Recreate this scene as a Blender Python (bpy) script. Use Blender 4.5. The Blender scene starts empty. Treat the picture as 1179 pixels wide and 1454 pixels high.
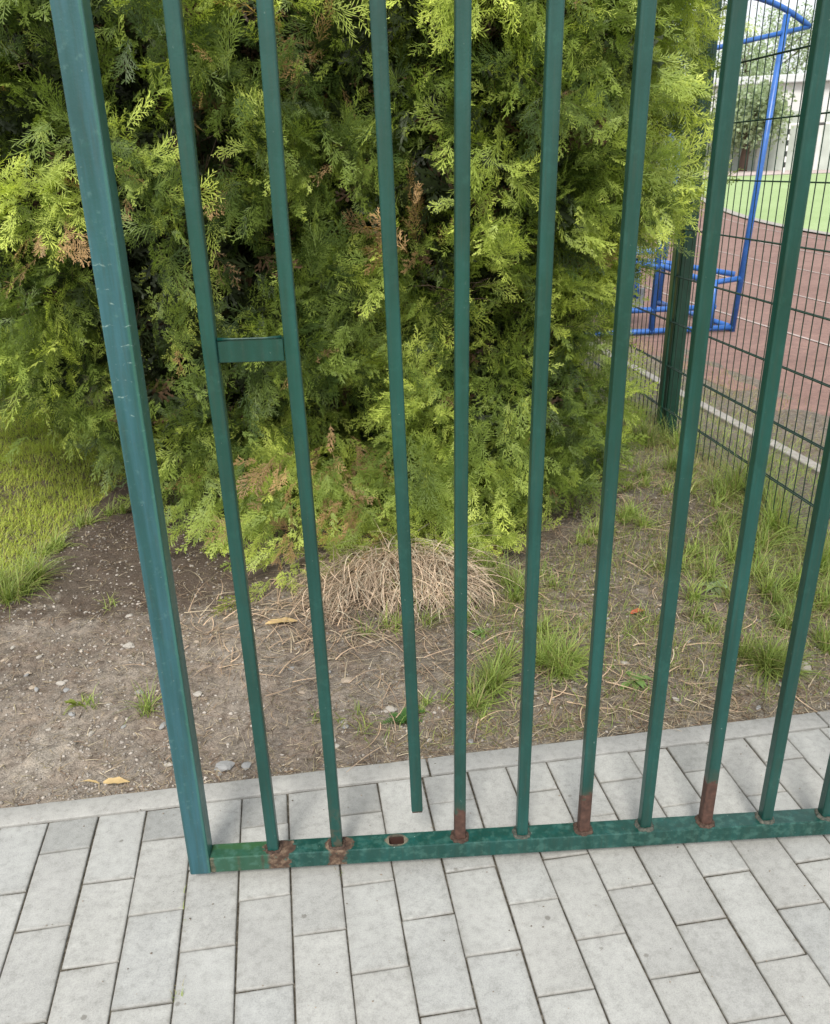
import bpy, bmesh, math, random
import numpy as np
from mathutils import Vector, Matrix, noise as mnoise

random.seed(7)
rng = np.random.default_rng(11)
S = bpy.context.scene
C = S.collection

# ------------------------------------------------------------------ camera
cam_d = bpy.data.cameras.new('camera')
cam = bpy.data.objects.new('camera', cam_d); C.objects.link(cam)
right = Vector((0.987621, -0.155846, -0.0178))
down = Vector((-0.076098, -0.376808, -0.92316))
fwd = Vector((0.137164, 0.913087, -0.384003))
m = Matrix.Identity(4)
for i in range(3):
    m[i][0] = right[i]; m[i][1] = -down[i]; m[i][2] = -fwd[i]
m[0][3], m[1][3], m[2][3] = 0.27623, -1.56899, 1.34189
cam.matrix_world = m
cam_d.sensor_fit = 'HORIZONTAL'; cam_d.sensor_width = 36.0
cam_d.lens = 36.0 * 1176.8 / 1179.0
cam_d.clip_start = 0.05; cam_d.clip_end = 900
cam_d.dof.use_dof = True
cam_d.dof.focus_distance = 2.0
cam_d.dof.aperture_fstop = 13.0
S.camera = cam

# ------------------------------------------------------------------ world, sun, exposure
SUN_EL, SUN_AZ = math.radians(48), math.radians(198)      # azimuth clockwise from +Y: behind the camera, slightly left
w = bpy.data.worlds.new('World'); S.world = w; w.use_nodes = True
nt = w.node_tree; nt.nodes.clear()
out = nt.nodes.new('ShaderNodeOutputWorld'); bg = nt.nodes.new('ShaderNodeBackground')
sky = nt.nodes.new('ShaderNodeTexSky'); sky.sky_type = 'NISHITA'; sky.sun_disc = False
sky.sun_elevation = SUN_EL; sky.sun_rotation = SUN_AZ
sky.air_density = 1.0; sky.dust_density = 2.5; sky.ozone_density = 1.0
tc = nt.nodes.new('ShaderNodeTexCoord'); nz = nt.nodes.new('ShaderNodeTexNoise')
nz.inputs['Scale'].default_value = 2.2; nz.inputs['Detail'].default_value = 6; nz.inputs['Roughness'].default_value = .55
cr = nt.nodes.new('ShaderNodeValToRGB')
cr.color_ramp.elements[0].position = .30; cr.color_ramp.elements[0].color = (7.0, 7.4, 8.0, 1)
cr.color_ramp.elements[1].position = .70; cr.color_ramp.elements[1].color = (12.5, 12.6, 12.6, 1)
mx = nt.nodes.new('ShaderNodeMix'); mx.data_type = 'RGBA'; mx.inputs[0].default_value = .82
nt.links.new(tc.outputs['Generated'], nz.inputs['Vector']); nt.links.new(nz.outputs['Fac'], cr.inputs['Fac'])
nt.links.new(sky.outputs[0], mx.inputs[6]); nt.links.new(cr.outputs[0], mx.inputs[7])
nt.links.new(mx.outputs[2], bg.inputs['Color']); bg.inputs['Strength'].default_value = .092
nt.links.new(bg.outputs[0], out.inputs['Surface'])
sun_d = bpy.data.lights.new('sun', 'SUN'); sun_d.energy = 2.6; sun_d.angle = math.radians(14); sun_d.color = (1, .955, .87)
sun = bpy.data.objects.new('sun', sun_d); C.objects.link(sun)
sv = Vector((math.sin(SUN_AZ) * math.cos(SUN_EL), math.cos(SUN_AZ) * math.cos(SUN_EL), math.sin(SUN_EL)))
sun.rotation_euler = (-sv).to_track_quat('-Z', 'Y').to_euler(); sun.location = sv * 30
S.view_settings.view_transform = 'Standard'; S.view_settings.look = 'None'
S.view_settings.gamma = 1; S.view_settings.use_curve_mapping = False
S.view_settings.exposure = 0.55
S.cycles.max_bounces = 6; S.cycles.diffuse_bounces = 3; S.cycles.glossy_bounces = 2
S.cycles.transmission_bounces = 3; S.cycles.transparent_max_bounces = 6

# ------------------------------------------------------------------ helpers
class N:
    """small node builder"""
    def __init__(s, name):
        s.m = bpy.data.materials.new(name); s.m.use_nodes = True
        s.t = s.m.node_tree; s.b = s.t.nodes['Principled BSDF']
        s.out = s.t.nodes['Material Output']
    def n(s, typ, **k):
        x = s.t.nodes.new(typ)
        for a, v in k.items():
            if a in x.inputs.keys(): x.inputs[a].default_value = v
            else: setattr(x, a, v)
        return x
    def l(s, a, b): s.t.links.new(a, b)
    def coord(s, kind='Object'):
        return s.n('ShaderNodeTexCoord').outputs[kind]
    def noise(s, vec, scale, detail=4, rough=.55):
        x = s.n('ShaderNodeTexNoise'); x.inputs['Scale'].default_value = scale
        x.inputs['Detail'].default_value = detail; x.inputs['Roughness'].default_value = rough
        s.l(vec, x.inputs['Vector']); return x.outputs['Fac']
    def ramp(s, fac, stops):
        x = s.n('ShaderNodeValToRGB'); e = x.color_ramp.elements
        while len(e) < len(stops): e.new(.5)
        for i, (p, c) in enumerate(stops):
            e[i].position = p; e[i].color = (*c, 1) if len(c) == 3 else c
        s.l(fac, x.inputs['Fac']); return x.outputs['Color']
    def mix(s, fac, a, b, mode='MIX'):
        x = s.n('ShaderNodeMix'); x.data_type = 'RGBA'; x.blend_type = mode
        for v, i in ((fac, 0), (a, 6), (b, 7)):
            if hasattr(v, 'links'): s.l(v, x.inputs[i])
            elif i == 0: x.inputs[0].default_value = v
            else: x.inputs[i].default_value = (*v, 1)
        return x.outputs[2]
    def math(s, op, a, b=0.0, c=0.0):
        x = s.n('ShaderNodeMath'); x.operation = op
        for i, v in enumerate((a, b, c)):
            if hasattr(v, 'links'): s.l(v, x.inputs[i])
            else: x.inputs[i].default_value = v
        return x.outputs[0]
    def sep(s, vec):
        x = s.n('ShaderNodeSeparateXYZ'); s.l(vec, x.inputs[0]); return x.outputs
    def bump(s, h, strength=.3, dist=.002):
        x = s.n('ShaderNodeBump'); x.inputs['Strength'].default_value = strength; x.inputs['Distance'].default_value = dist
        s.l(h, x.inputs['Height']); s.l(x.outputs[0], s.b.inputs['Normal'])
    def col(s, c):
        if hasattr(c, 'links'): s.l(c, s.b.inputs['Base Color'])
        else: s.b.inputs['Base Color'].default_value = (*c, 1)
        return s
    def set(s, rough=None, metal=None, spec=None):
        if rough is not None:
            if hasattr(rough, 'links'): s.l(rough, s.b.inputs['Roughness'])
            else: s.b.inputs['Roughness'].default_value = rough
        if metal is not None: s.b.inputs['Metallic'].default_value = metal
        if spec is not None: s.b.inputs['Specular IOR Level'].default_value = spec
        return s

def smooth(a, b, x):
    t = np.clip((x - a) / (b - a), 0, 1); return t * t * (3 - 2 * t)

def mesh_np(name, V, F, mat, parent=None, cols=None, smooth_sh=False):
    """V (n,3), F (m,3 or 4) -> object"""
    me = bpy.data.meshes.new(name)
    V = np.asarray(V, np.float32); F = np.asarray(F, np.int32)
    me.vertices.add(len(V)); me.vertices.foreach_set('co', V.ravel())
    k = F.shape[1]
    me.loops.add(F.size); me.loops.foreach_set('vertex_index', F.ravel())
    me.polygons.add(len(F)); me.polygons.foreach_set('loop_start', np.arange(0, F.size, k, dtype=np.int32))
    if smooth_sh: me.polygons.foreach_set('use_smooth', np.ones(len(F), bool))
    me.update(calc_edges=True)
    if cols is not None:
        a = me.color_attributes.new('Col', 'FLOAT_COLOR', 'POINT')
        c4 = np.ones((len(V), 4), np.float32); c4[:, :3] = cols
        a.data.foreach_set('color', c4.ravel())
    if mat: me.materials.append(mat)
    o = bpy.data.objects.new(name, me); C.objects.link(o)
    if parent: o.parent = parent
    return o

def bm_obj(name, bm, mat, parent=None, smooth_sh=False):
    me = bpy.data.meshes.new(name)
    bmesh.ops.recalc_face_normals(bm, faces=bm.faces)
    bm.to_mesh(me); bm.free()
    if smooth_sh:
        me.polygons.foreach_set('use_smooth', np.ones(len(me.polygons), bool))
    if mat: me.materials.append(mat)
    o = bpy.data.objects.new(name, me); C.objects.link(o)
    if parent: o.parent = parent
    return o

def add_box(bm, c, s, bev=0, seg=1, rot=None):
    r = bmesh.ops.create_cube(bm, size=1)
    vs = r['verts']
    for v in vs:
        p = Vector((v.co.x * s[0], v.co.y * s[1], v.co.z * s[2]))
        if rot: p = rot @ p
        v.co = p + Vector(c)
    if bev:
        es = list({e for v in vs for e in v.link_edges})
        bmesh.ops.bevel(bm, geom=es, offset=bev, segments=seg, affect='EDGES', profile=.5)

def add_tube(bm, pts, r, n=8, caps=True):
    pts = [Vector(p) for p in pts]
    rings = []
    for i, p in enumerate(pts):
        t = (pts[min(i + 1, len(pts) - 1)] - pts[max(i - 1, 0)]).normalized()
        a = Vector((0, 0, 1)) if abs(t.z) < .9 else Vector((1, 0, 0))
        u = t.cross(a).normalized(); v = t.cross(u)
        rr = r[i] if isinstance(r, (list, tuple)) else r
        rings.append([bm.verts.new(p + (u * math.cos(2 * math.pi * k / n) + v * math.sin(2 * math.pi * k / n)) * rr) for k in range(n)])
    for a, b in zip(rings, rings[1:]):
        for k in range(n):
            bm.faces.new((a[k], a[(k + 1) % n], b[(k + 1) % n], b[k]))
    if caps:
        bm.faces.new(rings[0][::-1]); bm.faces.new(rings[-1])

def sweep_sq(bm, pts, half, rad, seg=3):
    """square tube with rounded corners swept up through pts (near vertical)"""
    prof = []
    for cx, cy, a0 in ((1, 1, 0), (-1, 1, 90), (-1, -1, 180), (1, -1, 270)):
        for k in range(seg + 1):
            a = math.radians(a0 + 90 * k / seg)
            prof.append((cx * (half - rad) + rad * math.cos(a), cy * (half - rad) + rad * math.sin(a)))
    rings = [[bm.verts.new((p[0] + x, p[1] + y, p[2])) for x, y in prof] for p in pts]
    n = len(prof)
    for a, b in zip(rings, rings[1:]):
        for k in range(n): bm.faces.new((a[k], a[(k + 1) % n], b[(k + 1) % n], b[k]))
    bm.faces.new(rings[0][::-1]); bm.faces.new(rings[-1])

def empty(name, loc=(0, 0, 0), rz=0, **k):
    o = bpy.data.objects.new(name, None); C.objects.link(o)
    o.location = loc; o.rotation_euler = (0, 0, rz); o.empty_display_size = .1
    tag(o, **k); return o

def tag(o, label=None, category=None, group=None, kind=None):
    if label: o['label'] = label
    if category: o['category'] = category
    if group: o['group'] = group
    if kind: o['kind'] = kind
    return o

def vnoise(x, y, scale, seed=0):
    """cheap smooth value noise on arrays, -1..1"""
    r = np.random.default_rng(seed); T = r.random((256, 256)) * 2 - 1
    X = x * scale + 100; Y = y * scale + 100
    xi = np.floor(X).astype(int); yi = np.floor(Y).astype(int)
    fx = X - xi; fy = Y - yi; fx = fx * fx * (3 - 2 * fx); fy = fy * fy * (3 - 2 * fy)
    g = lambda a, b: T[a % 256, b % 256]
    return (g(xi, yi) * (1 - fx) + g(xi + 1, yi) * fx) * (1 - fy) + (g(xi, yi + 1) * (1 - fx) + g(xi + 1, yi + 1) * fx) * fy

def soil_z(x, y):
    x = np.asarray(x, float); y = np.asarray(y, float)
    z = -.012 + .03 * smooth(.06, .5, y) + .02 * smooth(.5, 1.3, y)
    z = z + .10 * smooth(1.0, 2.0, x) * smooth(.3, 1.6, y) * (1 - smooth(2.05, 2.65, x))
    z = z - .03 * smooth(-.4, -1.3, x) * smooth(.8, 1.8, y)
    amp = smooth(.06, .25, y)
    z = z + amp * (.014 * vnoise(x, y, 3, 1) + .008 * vnoise(x, y, 8, 2) + .006 * vnoise(x, y, 22, 3) + .0045 * vnoise(x, y, 50, 4))
    z = z * (1 - smooth(2.4, 2.7, x)) + (-.01) * smooth(2.4, 2.7, x)
    return z

# ------------------------------------------------------------------ materials
def attr_mat(name, rough=.7, trans=0.0, var=.0, spec=.3):
    g = N(name)
    a = g.n('ShaderNodeAttribute'); a.attribute_name = 'Col'
    g.col(a.outputs['Color']).set(rough=rough, spec=spec)
    if trans:
        tr = g.n('ShaderNodeBsdfTranslucent'); mxs = g.n('ShaderNodeMixShader'); mxs.inputs[0].default_value = trans
        c = g.mix(1.0, a.outputs['Color'], (1.25, 1.3, .7), 'MULTIPLY')
        g.l(c, tr.inputs['Color']); g.l(g.b.outputs[0], mxs.inputs[1]); g.l(tr.outputs[0], mxs.inputs[2])
        g.l(mxs.outputs[0], g.out.inputs['Surface'])
    return g.m

def foliage_material():
    g = N('scale_leaf_foliage')
    def at(n, typ):
        a = g.n('ShaderNodeAttribute'); a.attribute_name = n; a.attribute_type = typ; return a
    c = g.mix(at('tip', 'GEOMETRY').outputs['Fac'], at('colA', 'INSTANCER').outputs['Vector'], at('colB', 'INSTANCER').outputs['Vector'])
    g.col(c).set(rough=.5, spec=.4)
    tr = g.n('ShaderNodeBsdfTranslucent'); mxs = g.n('ShaderNodeMixShader'); mxs.inputs[0].default_value = .3
    g.l(g.mix(1.0, c, (1.25, 1.3, .7), 'MULTIPLY'), tr.inputs['Color']); g.l(g.b.outputs[0], mxs.inputs[1]); g.l(tr.outputs[0], mxs.inputs[2])
    g.l(mxs.outputs[0], g.out.inputs['Surface']); return g.m
M_foliage = foliage_material()
M_grass = attr_mat('grass_blades', .5, .35)
M_litter = attr_mat('dry_litter', .8, .1)
M_stone = attr_mat('stone_grit', .85)

def soil_material():
    g = N('bare_soil'); c = g.coord()
    n1 = g.noise(c, 2.2, 5); n2 = g.noise(c, 45, 6, .7); n3 = g.noise(c, 260, 4, .7); n4 = g.noise(c, 9, 4)
    base = g.ramp(n1, [(.32, (.19, .162, .136)), (.5, (.285, .248, .212)), (.68, (.37, .335, .29))])
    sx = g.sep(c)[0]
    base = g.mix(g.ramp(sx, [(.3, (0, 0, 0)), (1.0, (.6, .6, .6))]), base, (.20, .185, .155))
    base = g.mix(g.math('MULTIPLY', g.ramp(n4, [(.45, (0, 0, 0)), (.62, (1, 1, 1))]), .45), base, (.21, .155, .12))
    sp = g.ramp(n2, [(.3, (.45, .42, .4)), (.5, (1, 1, 1)), (.72, (1.5, 1.45, 1.4))])
    base = g.mix(1, base, sp, 'MULTIPLY')
    sp2 = g.ramp(n3, [(.3, (.55, .52, .5)), (.52, (1, 1, 1)), (.75, (1.45, 1.4, 1.3))])
    base = g.mix(1, base, sp2, 'MULTIPLY')
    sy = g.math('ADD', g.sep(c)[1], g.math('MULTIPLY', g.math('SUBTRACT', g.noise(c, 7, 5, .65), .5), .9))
    dark_mix = g.math('MULTIPLY', g.ramp(sy, [(.86, (0, 0, 0)), (1.0, (1, 1, 1))]), g.ramp(sx, [(0, (.8, .8, .8)), (1.0, (.2, .2, .2))]))
    base = g.mix(dark_mix, base, (.085, .062, .048))  # soil mixed to a darker brown towards the conifers
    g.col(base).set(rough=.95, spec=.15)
    h = g.math('ADD', g.math('MULTIPLY', n2, .7), g.math('MULTIPLY', n3, .3))
    g.bump(h, 1.0, .016)
    return g.m
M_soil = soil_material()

def far_ground_material():
    g = N('rough_grass_ground'); c = g.coord()
    n1 = g.noise(c, .6, 5); n2 = g.noise(c, 14, 5, .7)
    base = g.ramp(n1, [(.3, (.20, .26, .06)), (.55, (.28, .33, .08)), (.75, (.34, .32, .14))])
    base = g.mix(1, base, g.ramp(n2, [(.3, (.5, .5, .5)), (.7, (1.5, 1.5, 1.4))]), 'MULTIPLY')
    g.col(base).set(rough=.95, spec=.1); g.bump(n2, .8, .02); return g.m

def paver_material(name, tint, worn=False):
    g = N(name); c = g.coord()
    inf = g.n('ShaderNodeObjectInfo').outputs['Random']
    n1 = g.noise(c, 9, 4); n2 = g.noise(c, 420, 3, .8); n3 = g.noise(c, 55, 5, .65); n4 = g.noise(c, 28, 5, .6)
    base = g.ramp(n1, [(.3, tuple(v * .90 for v in tint)), (.7, tuple(v * 1.07 for v in tint))])
    base = g.mix(1, base, g.ramp(n2, [(.25, (.72, .72, .72)), (.5, (1, 1, 1)), (.78, (1.2, 1.2, 1.19))]), 'MULTIPLY')
    base = g.mix(1, base, g.ramp(n3, [(.28, (.80, .80, .79)), (.5, (1, 1, 1)), (.75, (1.10, 1.10, 1.09))]), 'MULTIPLY')
    tone = g.ramp(inf, [(0, (.93, .93, .925)), (.25, (.99, .985, .975)), (.5, (1.02, 1.015, 1.0)), (.75, (1.05, 1.05, 1.04)), (1, (.96, .97, .975))])
    base = g.mix(1, base, tone, 'MULTIPLY')
    stain = g.ramp(n4, [(.66, (0, 0, 0)), (.74, (1, 1, 1))])
    base = g.mix(g.math('MULTIPLY', stain, .22), base, (.25, .24, .22))
    vor = g.n('ShaderNodeTexVoronoi'); vor.inputs['Scale'].default_value = 13; g.l(c, vor.inputs['Vector'])
    spot = g.ramp(g.math('ADD', vor.outputs['Distance'], g.math('MULTIPLY', n2, .06)), [(.085, (1, 1, 1)), (.11, (0, 0, 0))])
    keep = g.ramp(g.sep(vor.outputs['Color'])[0], [(.80, (0, 0, 0)), (.82, (1, 1, 1))])
    base = g.mix(g.math('MULTIPLY', g.math('MULTIPLY', spot, keep), .55), base, (.10, .09, .075))
    if worn:   # dirt worked in along the edges, paler rubbed middle, a few chipped corners
        gx, gy, gz = g.sep(g.coord('Generated'))
        ex = g.math('MULTIPLY', g.math('SUBTRACT', .5, g.math('ABSOLUTE', g.math('SUBTRACT', gx, .5))), .10)
        ey = g.math('MULTIPLY', g.math('SUBTRACT', .5, g.math('ABSOLUTE', g.math('SUBTRACT', gy, .5))), .20)
        ed = g.math('ADD', g.math('MINIMUM', ex, ey), g.math('MULTIPLY', g.math('SUBTRACT', n3, .5), .016))
        base = g.mix(g.ramp(ed, [(.0, (.42, .42, .42)), (.005, (.10, .10, .10)), (.016, (0, 0, 0))]), base, (.19, .18, .16))
        pale = g.ramp(g.noise(c, 16, 4, .7), [(.60, (0, 0, 0)), (.72, (1, 1, 1))])
        base = g.mix(g.math('MULTIPLY', pale, .22), base, (.54, .54, .52))
        ch = g.ramp(g.math('ADD', g.math('ADD', ex, ey), g.math('MULTIPLY', g.math('SUBTRACT', n4, .5), .03)), [(.003, (1, 1, 1)), (.005, (0, 0, 0))])
        base = g.mix(g.math('MULTIPLY', ch, .6), base, (.20, .19, .17))
    g.col(base).set(rough=.88, spec=.25)
    g.bump(g.math('ADD', n2, g.math('MULTIPLY', n3, .8)), .35, .0012)
    return g.m
M_paver = paver_material('concrete_paver', (.365, .366, .357), True)
M_paver_dark = paver_material('smooth_grey_paver', (.275, .278, .272), True)
M_paver_far = paver_material('concrete_paver_away', (.365, .366, .357))
M_kerb = paver_material('kerb_concrete', (.325, .322, .312))

def sand_material():
    g = N('joint_sand'); c = g.coord(); n = g.noise(c, 120, 4, .7)
    g.col(g.ramp(n, [(.35, (.035, .03, .024)), (.55, (.09, .08, .062)), (.75, (.24, .22, .19))])).set(rough=1, spec=.1)
    g.bump(n, .6, .004); return g.m
M_sand = sand_material()

SP = 0.12933     # pitch of the gate's bars
BARX = [0.004, 0.131, 0.29, 0.391, 0.520, 0.647, 0.775, 0.904, 1.032, 1.160]
def paint_material(name, mode):
    """dark green gate enamel; object space = gate space (x along, z up)"""
    g = N(name); c = g.coord(); X, Y, Z = g.sep(c)
    n1 = g.noise(c, 6, 4); n2 = g.noise(c, 60, 5, .65); n3 = g.noise(c, 350, 3)
    mp = g.n('ShaderNodeMapping'); mp.inputs['Scale'].default_value = (30, 30, 2.0); g.l(c, mp.inputs['Vector'])
    streak = g.noise(mp.outputs[0], 1.5, 4)
    base = g.ramp(n1, [(.3, (.003, .037, .029)), (.55, (.004, .048, .039)), (.75, (.006, .062, .053))])
    if mode == 'stile':      # chalked bluish bloom on the broad post
        fac = g.math('ADD', .30, g.math('MULTIPLY', g.ramp(streak, [(.38, (0, 0, 0)), (.66, (1, 1, 1))]), .60))
        base = g.mix(fac, base, (.035, .115, .150))
        base = g.mix(g.math('MULTIPLY', g.ramp(n2, [(.60, (0, 0, 0)), (.7, (1, 1, 1))]), .25), base, (.12, .24, .23))
        # thin scratches near the lock height
        w1 = g.n('ShaderNodeTexWave', wave_type='BANDS', bands_direction='Z'); w1.inputs['Scale'].default_value = 11
        w1.inputs['Distortion'].default_value = 3.5; w1.inputs['Detail'].default_value = 2; w1.inputs['Detail Scale'].default_value = 3
        g.l(c, w1.inputs['Vector'])
        sc = g.ramp(w1.outputs['Fac'], [(.985, (0, 0, 0)), (.995, (1, 1, 1))])
        zm = g.ramp(Z, [(.95, (0, 0, 0)), (1.0, (1, 1, 1))]); zm2 = g.ramp(g.math('SUBTRACT', 1.25, Z), [(0, (0, 0, 0)), (.05, (1, 1, 1))])
        msk = g.math('MULTIPLY', g.math('MULTIPLY', sc, zm), zm2)
        msk = g.math('MULTIPLY', msk, g.ramp(n2, [(.52, (0, 0, 0)), (.6, (1, 1, 1))]))
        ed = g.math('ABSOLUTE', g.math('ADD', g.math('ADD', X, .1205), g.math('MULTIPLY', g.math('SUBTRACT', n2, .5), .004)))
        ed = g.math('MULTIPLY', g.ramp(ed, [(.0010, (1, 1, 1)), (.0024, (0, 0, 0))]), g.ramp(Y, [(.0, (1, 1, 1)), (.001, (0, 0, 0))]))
        base = g.mix(g.math('MULTIPLY', ed, .35), base, (.06, .22, .13))  # painted highlight: pale green line along the right front edge
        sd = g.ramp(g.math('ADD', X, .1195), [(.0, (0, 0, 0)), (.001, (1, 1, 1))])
        base = g.mix(g.math('MULTIPLY', sd, .6), base, (.012, .115, .062))  # right side face painted a brighter green, as the light catches it
        base = g.mix(g.math('MULTIPLY', msk, .55), base, (.33, .45, .42))
    else:
        base = g.mix(g.math('MULTIPLY', g.ramp(streak, [(.45, (0, 0, 0)), (.7, (1, 1, 1))]), .35), base, (.013, .105, .100))
    # scuffs and pale chips
    grime = g.noise(mp.outputs[0], 5, 5, .7)
    base = g.mix(g.math('MULTIPLY', g.ramp(grime, [(.5, (0, 0, 0)), (.66, (1, 1, 1))]), .30), base, (.030, .050, .035))
    base = g.mix(g.math('MULTIPLY', g.ramp(g.noise(c, 38, 5, .7), [(.56, (0, 0, 0)), (.68, (1, 1, 1))]), .10), base, (.05, .17, .14))
    chip = g.ramp(g.noise(c, 95, 3, .8), [(.70, (0, 0, 0)), (.72, (1, 1, 1))])
    low = g.ramp(Z, [(.0, (1, 1, 1)), (.5, (.35, .35, .35)), (1, (.25, .25, .25))])
    base = g.mix(g.math('MULTIPLY', g.math('MULTIPLY', chip, low), .75), base, (.45, .52, .46))
    rough = g.math('ADD', .24, g.math('MULTIPLY', n2, .25))
    rust = g.ramp(g.noise(c, 70, 4, .6), [(.3, (.028, .015, .010)), (.48, (.070, .040, .025)), (.68, (.20, .14, .095))])
    if mode == 'rail':
        # algae film with a wavy edge between post and first bar
        al = g.ramp(g.math('ADD', X, g.math('MULTIPLY', g.math('SUBTRACT', n2, .5), .10)), [(.0, (1, 1, 1)), (.012, (0, 0, 0))])
        tedge = g.ramp(g.math('ADD', Y, g.math('MULTIPLY', g.math('SUBTRACT', g.noise(c, 22, 3), .5), .035)), [(.0, (0, 0, 0)), (.003, (1, 1, 1))])
        base = g.mix(g.math('MULTIPLY', g.math('MULTIPLY', al, tedge), .85), base, (.020, .070, .022))
        base = g.mix(g.math('MULTIPLY', al, .35), base, (.05, .13, .055))
        # dull weathering towards the hinge-less end
        base = g.mix(g.math('MULTIPLY', g.ramp(n2, [(.5, (0, 0, 0)), (.62, (1, 1, 1))]), .22), base, (.10, .23, .19))
        # rust blooms round the first two welds, and run down the front
        tot = None
        for (cx, rx) in ((.022, .034), (.141, .030)):
            dx = g.math('DIVIDE', g.math('SUBTRACT', X, cx), rx); dy = g.math('DIVIDE', g.math('ADD', Y, -.003 + .004), .024)
            d = g.math('SQRT', g.math('ADD', g.math('MULTIPLY', dx, dx), g.math('MULTIPLY', dy, dy)))
            d = g.math('ADD', d, g.math('MULTIPLY', g.math('SUBTRACT', n2, .5), 1.1))
            k = g.ramp(d, [(.92, (1, 1, 1)), (1.0, (0, 0, 0))])
            tot = k if tot is None else g.math('MAXIMUM', tot, k)
        for (cx, rx, st) in ((.008, .009, 1.), (.030, .004, .8), (-.012, .003, .6), (.127, .006, .45), (.152, .005, .5), (-.115, .006, .6), (-.06, .003, .3)):
            dx = g.math('ABSOLUTE', g.math('SUBTRACT', X, cx))
            dx = g.math('ADD', dx, g.math('MULTIPLY', g.math('SUBTRACT', n2, .5), .014))
            k = g.math('MULTIPLY', g.ramp(dx, [(rx * .7, (1, 1, 1)), (rx * 1.25, (0, 0, 0))]), st)
            k = g.math('MULTIPLY', k, g.ramp(g.math('MULTIPLY', Y, -1.0), [(.0165, (0, 0, 0)), (.019, (1, 1, 1))]))
            tot = g.math('MAXIMUM', tot, k)
        # rusty rim of the empty socket
        dx = g.math('DIVIDE', g.math('SUBTRACT', X, .2605), .0275); dy = g.math('DIVIDE', Y, .0185)
        d = g.math('SQRT', g.math('ADD', g.math('MULTIPLY', dx, dx), g.math('MULTIPLY', dy, dy)))
        d = g.math('ADD', d, g.math('MULTIPLY', g.math('SUBTRACT', n2, .5), .6))
        rim = g.ramp(d, [(.84, (1, 1, 1)), (.95, (0, 0, 0))])
        base = g.mix(g.math('MULTIPLY', rim, .75), base, g.ramp(n2, [(.4, (.05, .03, .02)), (.6, (.20, .15, .10))]))
        base = g.mix(tot, base, rust)
        inner = g.ramp(d, [(.74, (1, 1, 1)), (.80, (0, 0, 0))])
        zin = g.ramp(Z, [(.0605, (1, 1, 1)), (.0612, (0, 0, 0))])
        base = g.mix(g.math('MULTIPLY', g.math('MULTIPLY', zin, inner), 1.0), base, (.045, .016, .010))
        rough = g.math('MAXIMUM', rough, g.math('MULTIPLY', g.math('MAXIMUM', tot, rim), .9))
    if mode == 'primer':     # brown primer showing on the lowest few centimetres
        lim = g.math('ADD', Z, g.math('MULTIPLY', g.math('SUBTRACT', g.noise(c, 50, 3), .5), .05))
        lim = g.math('ADD', lim, g.math('MULTIPLY', X, -.077))
        lim = g.math('ADD', lim, g.math('MULTIPLY', g.math('SUBTRACT', n2, .5), .035))
        k = g.ramp(lim, [(.102, (1, 1, 1)), (.108, (0, 0, 0))])
        halo = g.ramp(lim, [(.10, (.55, .55, .55)), (.135, (0, 0, 0))])
        base = g.mix(halo, base, (.055, .050, .030))
        br = g.ramp(g.noise(c, 80, 5), [(.35, (.042, .019, .013)), (.65, (.085, .040, .028)), (.8, (.14, .09, .07))])
        base = g.mix(k, base, br); rough = g.math('MAXIMUM', rough, g.math('MULTIPLY', k, .75))
    if mode == 'edge':       # rusty side edge near the foot
        k = g.ramp(g.math('ADD', Z, g.math('MULTIPLY', n2, .25)), [(.20, (1, 1, 1)), (.34, (0, 0, 0))])
        kk = g.math('MULTIPLY', k, g.ramp(n2, [(.5, (0, 0, 0)), (.58, (1, 1, 1))]))
        base = g.mix(g.math('MULTIPLY', kk, .6), base, (.10, .06, .035))
    g.col(base).set(rough=rough, spec=.55)
    g.bump(g.math('ADD', n3, g.math('MULTIPLY', n2, 2.0)), .18, .001)
    return g.m
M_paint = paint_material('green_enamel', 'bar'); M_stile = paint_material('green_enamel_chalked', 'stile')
M_rail = paint_material('green_enamel_rusting', 'rail'); M_primer = paint_material('green_enamel_over_primer', 'primer')
M_edge = paint_material('green_enamel_rusty_foot', 'edge')
def weld_material(name, a, b):
    g = N(name); c = g.coord(); n = g.noise(c, 160, 5, .7)
    g.col(g.ramp(n, [(.35, a), (.68, b)])).set(rough=.8, spec=.3); g.bump(n, .6, .002); return g.m
M_weld_dark = weld_material('dark_weld', (.02, .035, .03), (.12, .11, .09))
M_weld_rust = weld_material('rusty_weld', (.025, .014, .010), (.10, .065, .048))

def plain(name, colr, rough=.5, metal=0, nscale=20, var=.2):
    g = N(name); n = g.noise(g.coord(), nscale, 4)
    lo = tuple(v * (1 - var) for v in colr); hi = tuple(v * (1 + var) for v in colr)
    g.col(g.ramp(n, [(.3, lo), (.7, hi)])).set(rough=rough, metal=metal); return g.m
M_wire = plain('dark_green_wire', (.012, .035, .025), .4)
M_post = plain('dark_green_post', (.008, .05, .032), .35)
M_blue = plain('blue_tube_paint', (.03, .125, .42), .35)
M_seat = plain('pale_blue_seat', (.12, .28, .62), .4)
M_grey = plain('grey_board', (.38, .40, .42), .6)
M_bark = plain('brown_bark', (.09, .06, .045), .9, nscale=60, var=.4)
M_strip = plain('concrete_edging', (.31, .29, .26), .9, nscale=30)
M_white = plain('white_paint', (.75, .75, .73), .5, var=.05)
M_line = plain('worn_line_paint', (.40, .33, .30), .7, nscale=8)
M_black = plain('black_paint', (.03, .03, .03), .5)
M_wallg = plain('grey_green_wall', (.42, .46, .42), .8, nscale=1, var=.15)
M_wallp = plain('pale_wall', (.60, .60, .59), .8, nscale=1, var=.12)
M_roof = plain('grey_roof', (.55, .57, .58), .7, nscale=2, var=.1)
M_glass = plain('dull_window_glass', (.12, .14, .16), .15, var=.1)
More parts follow.
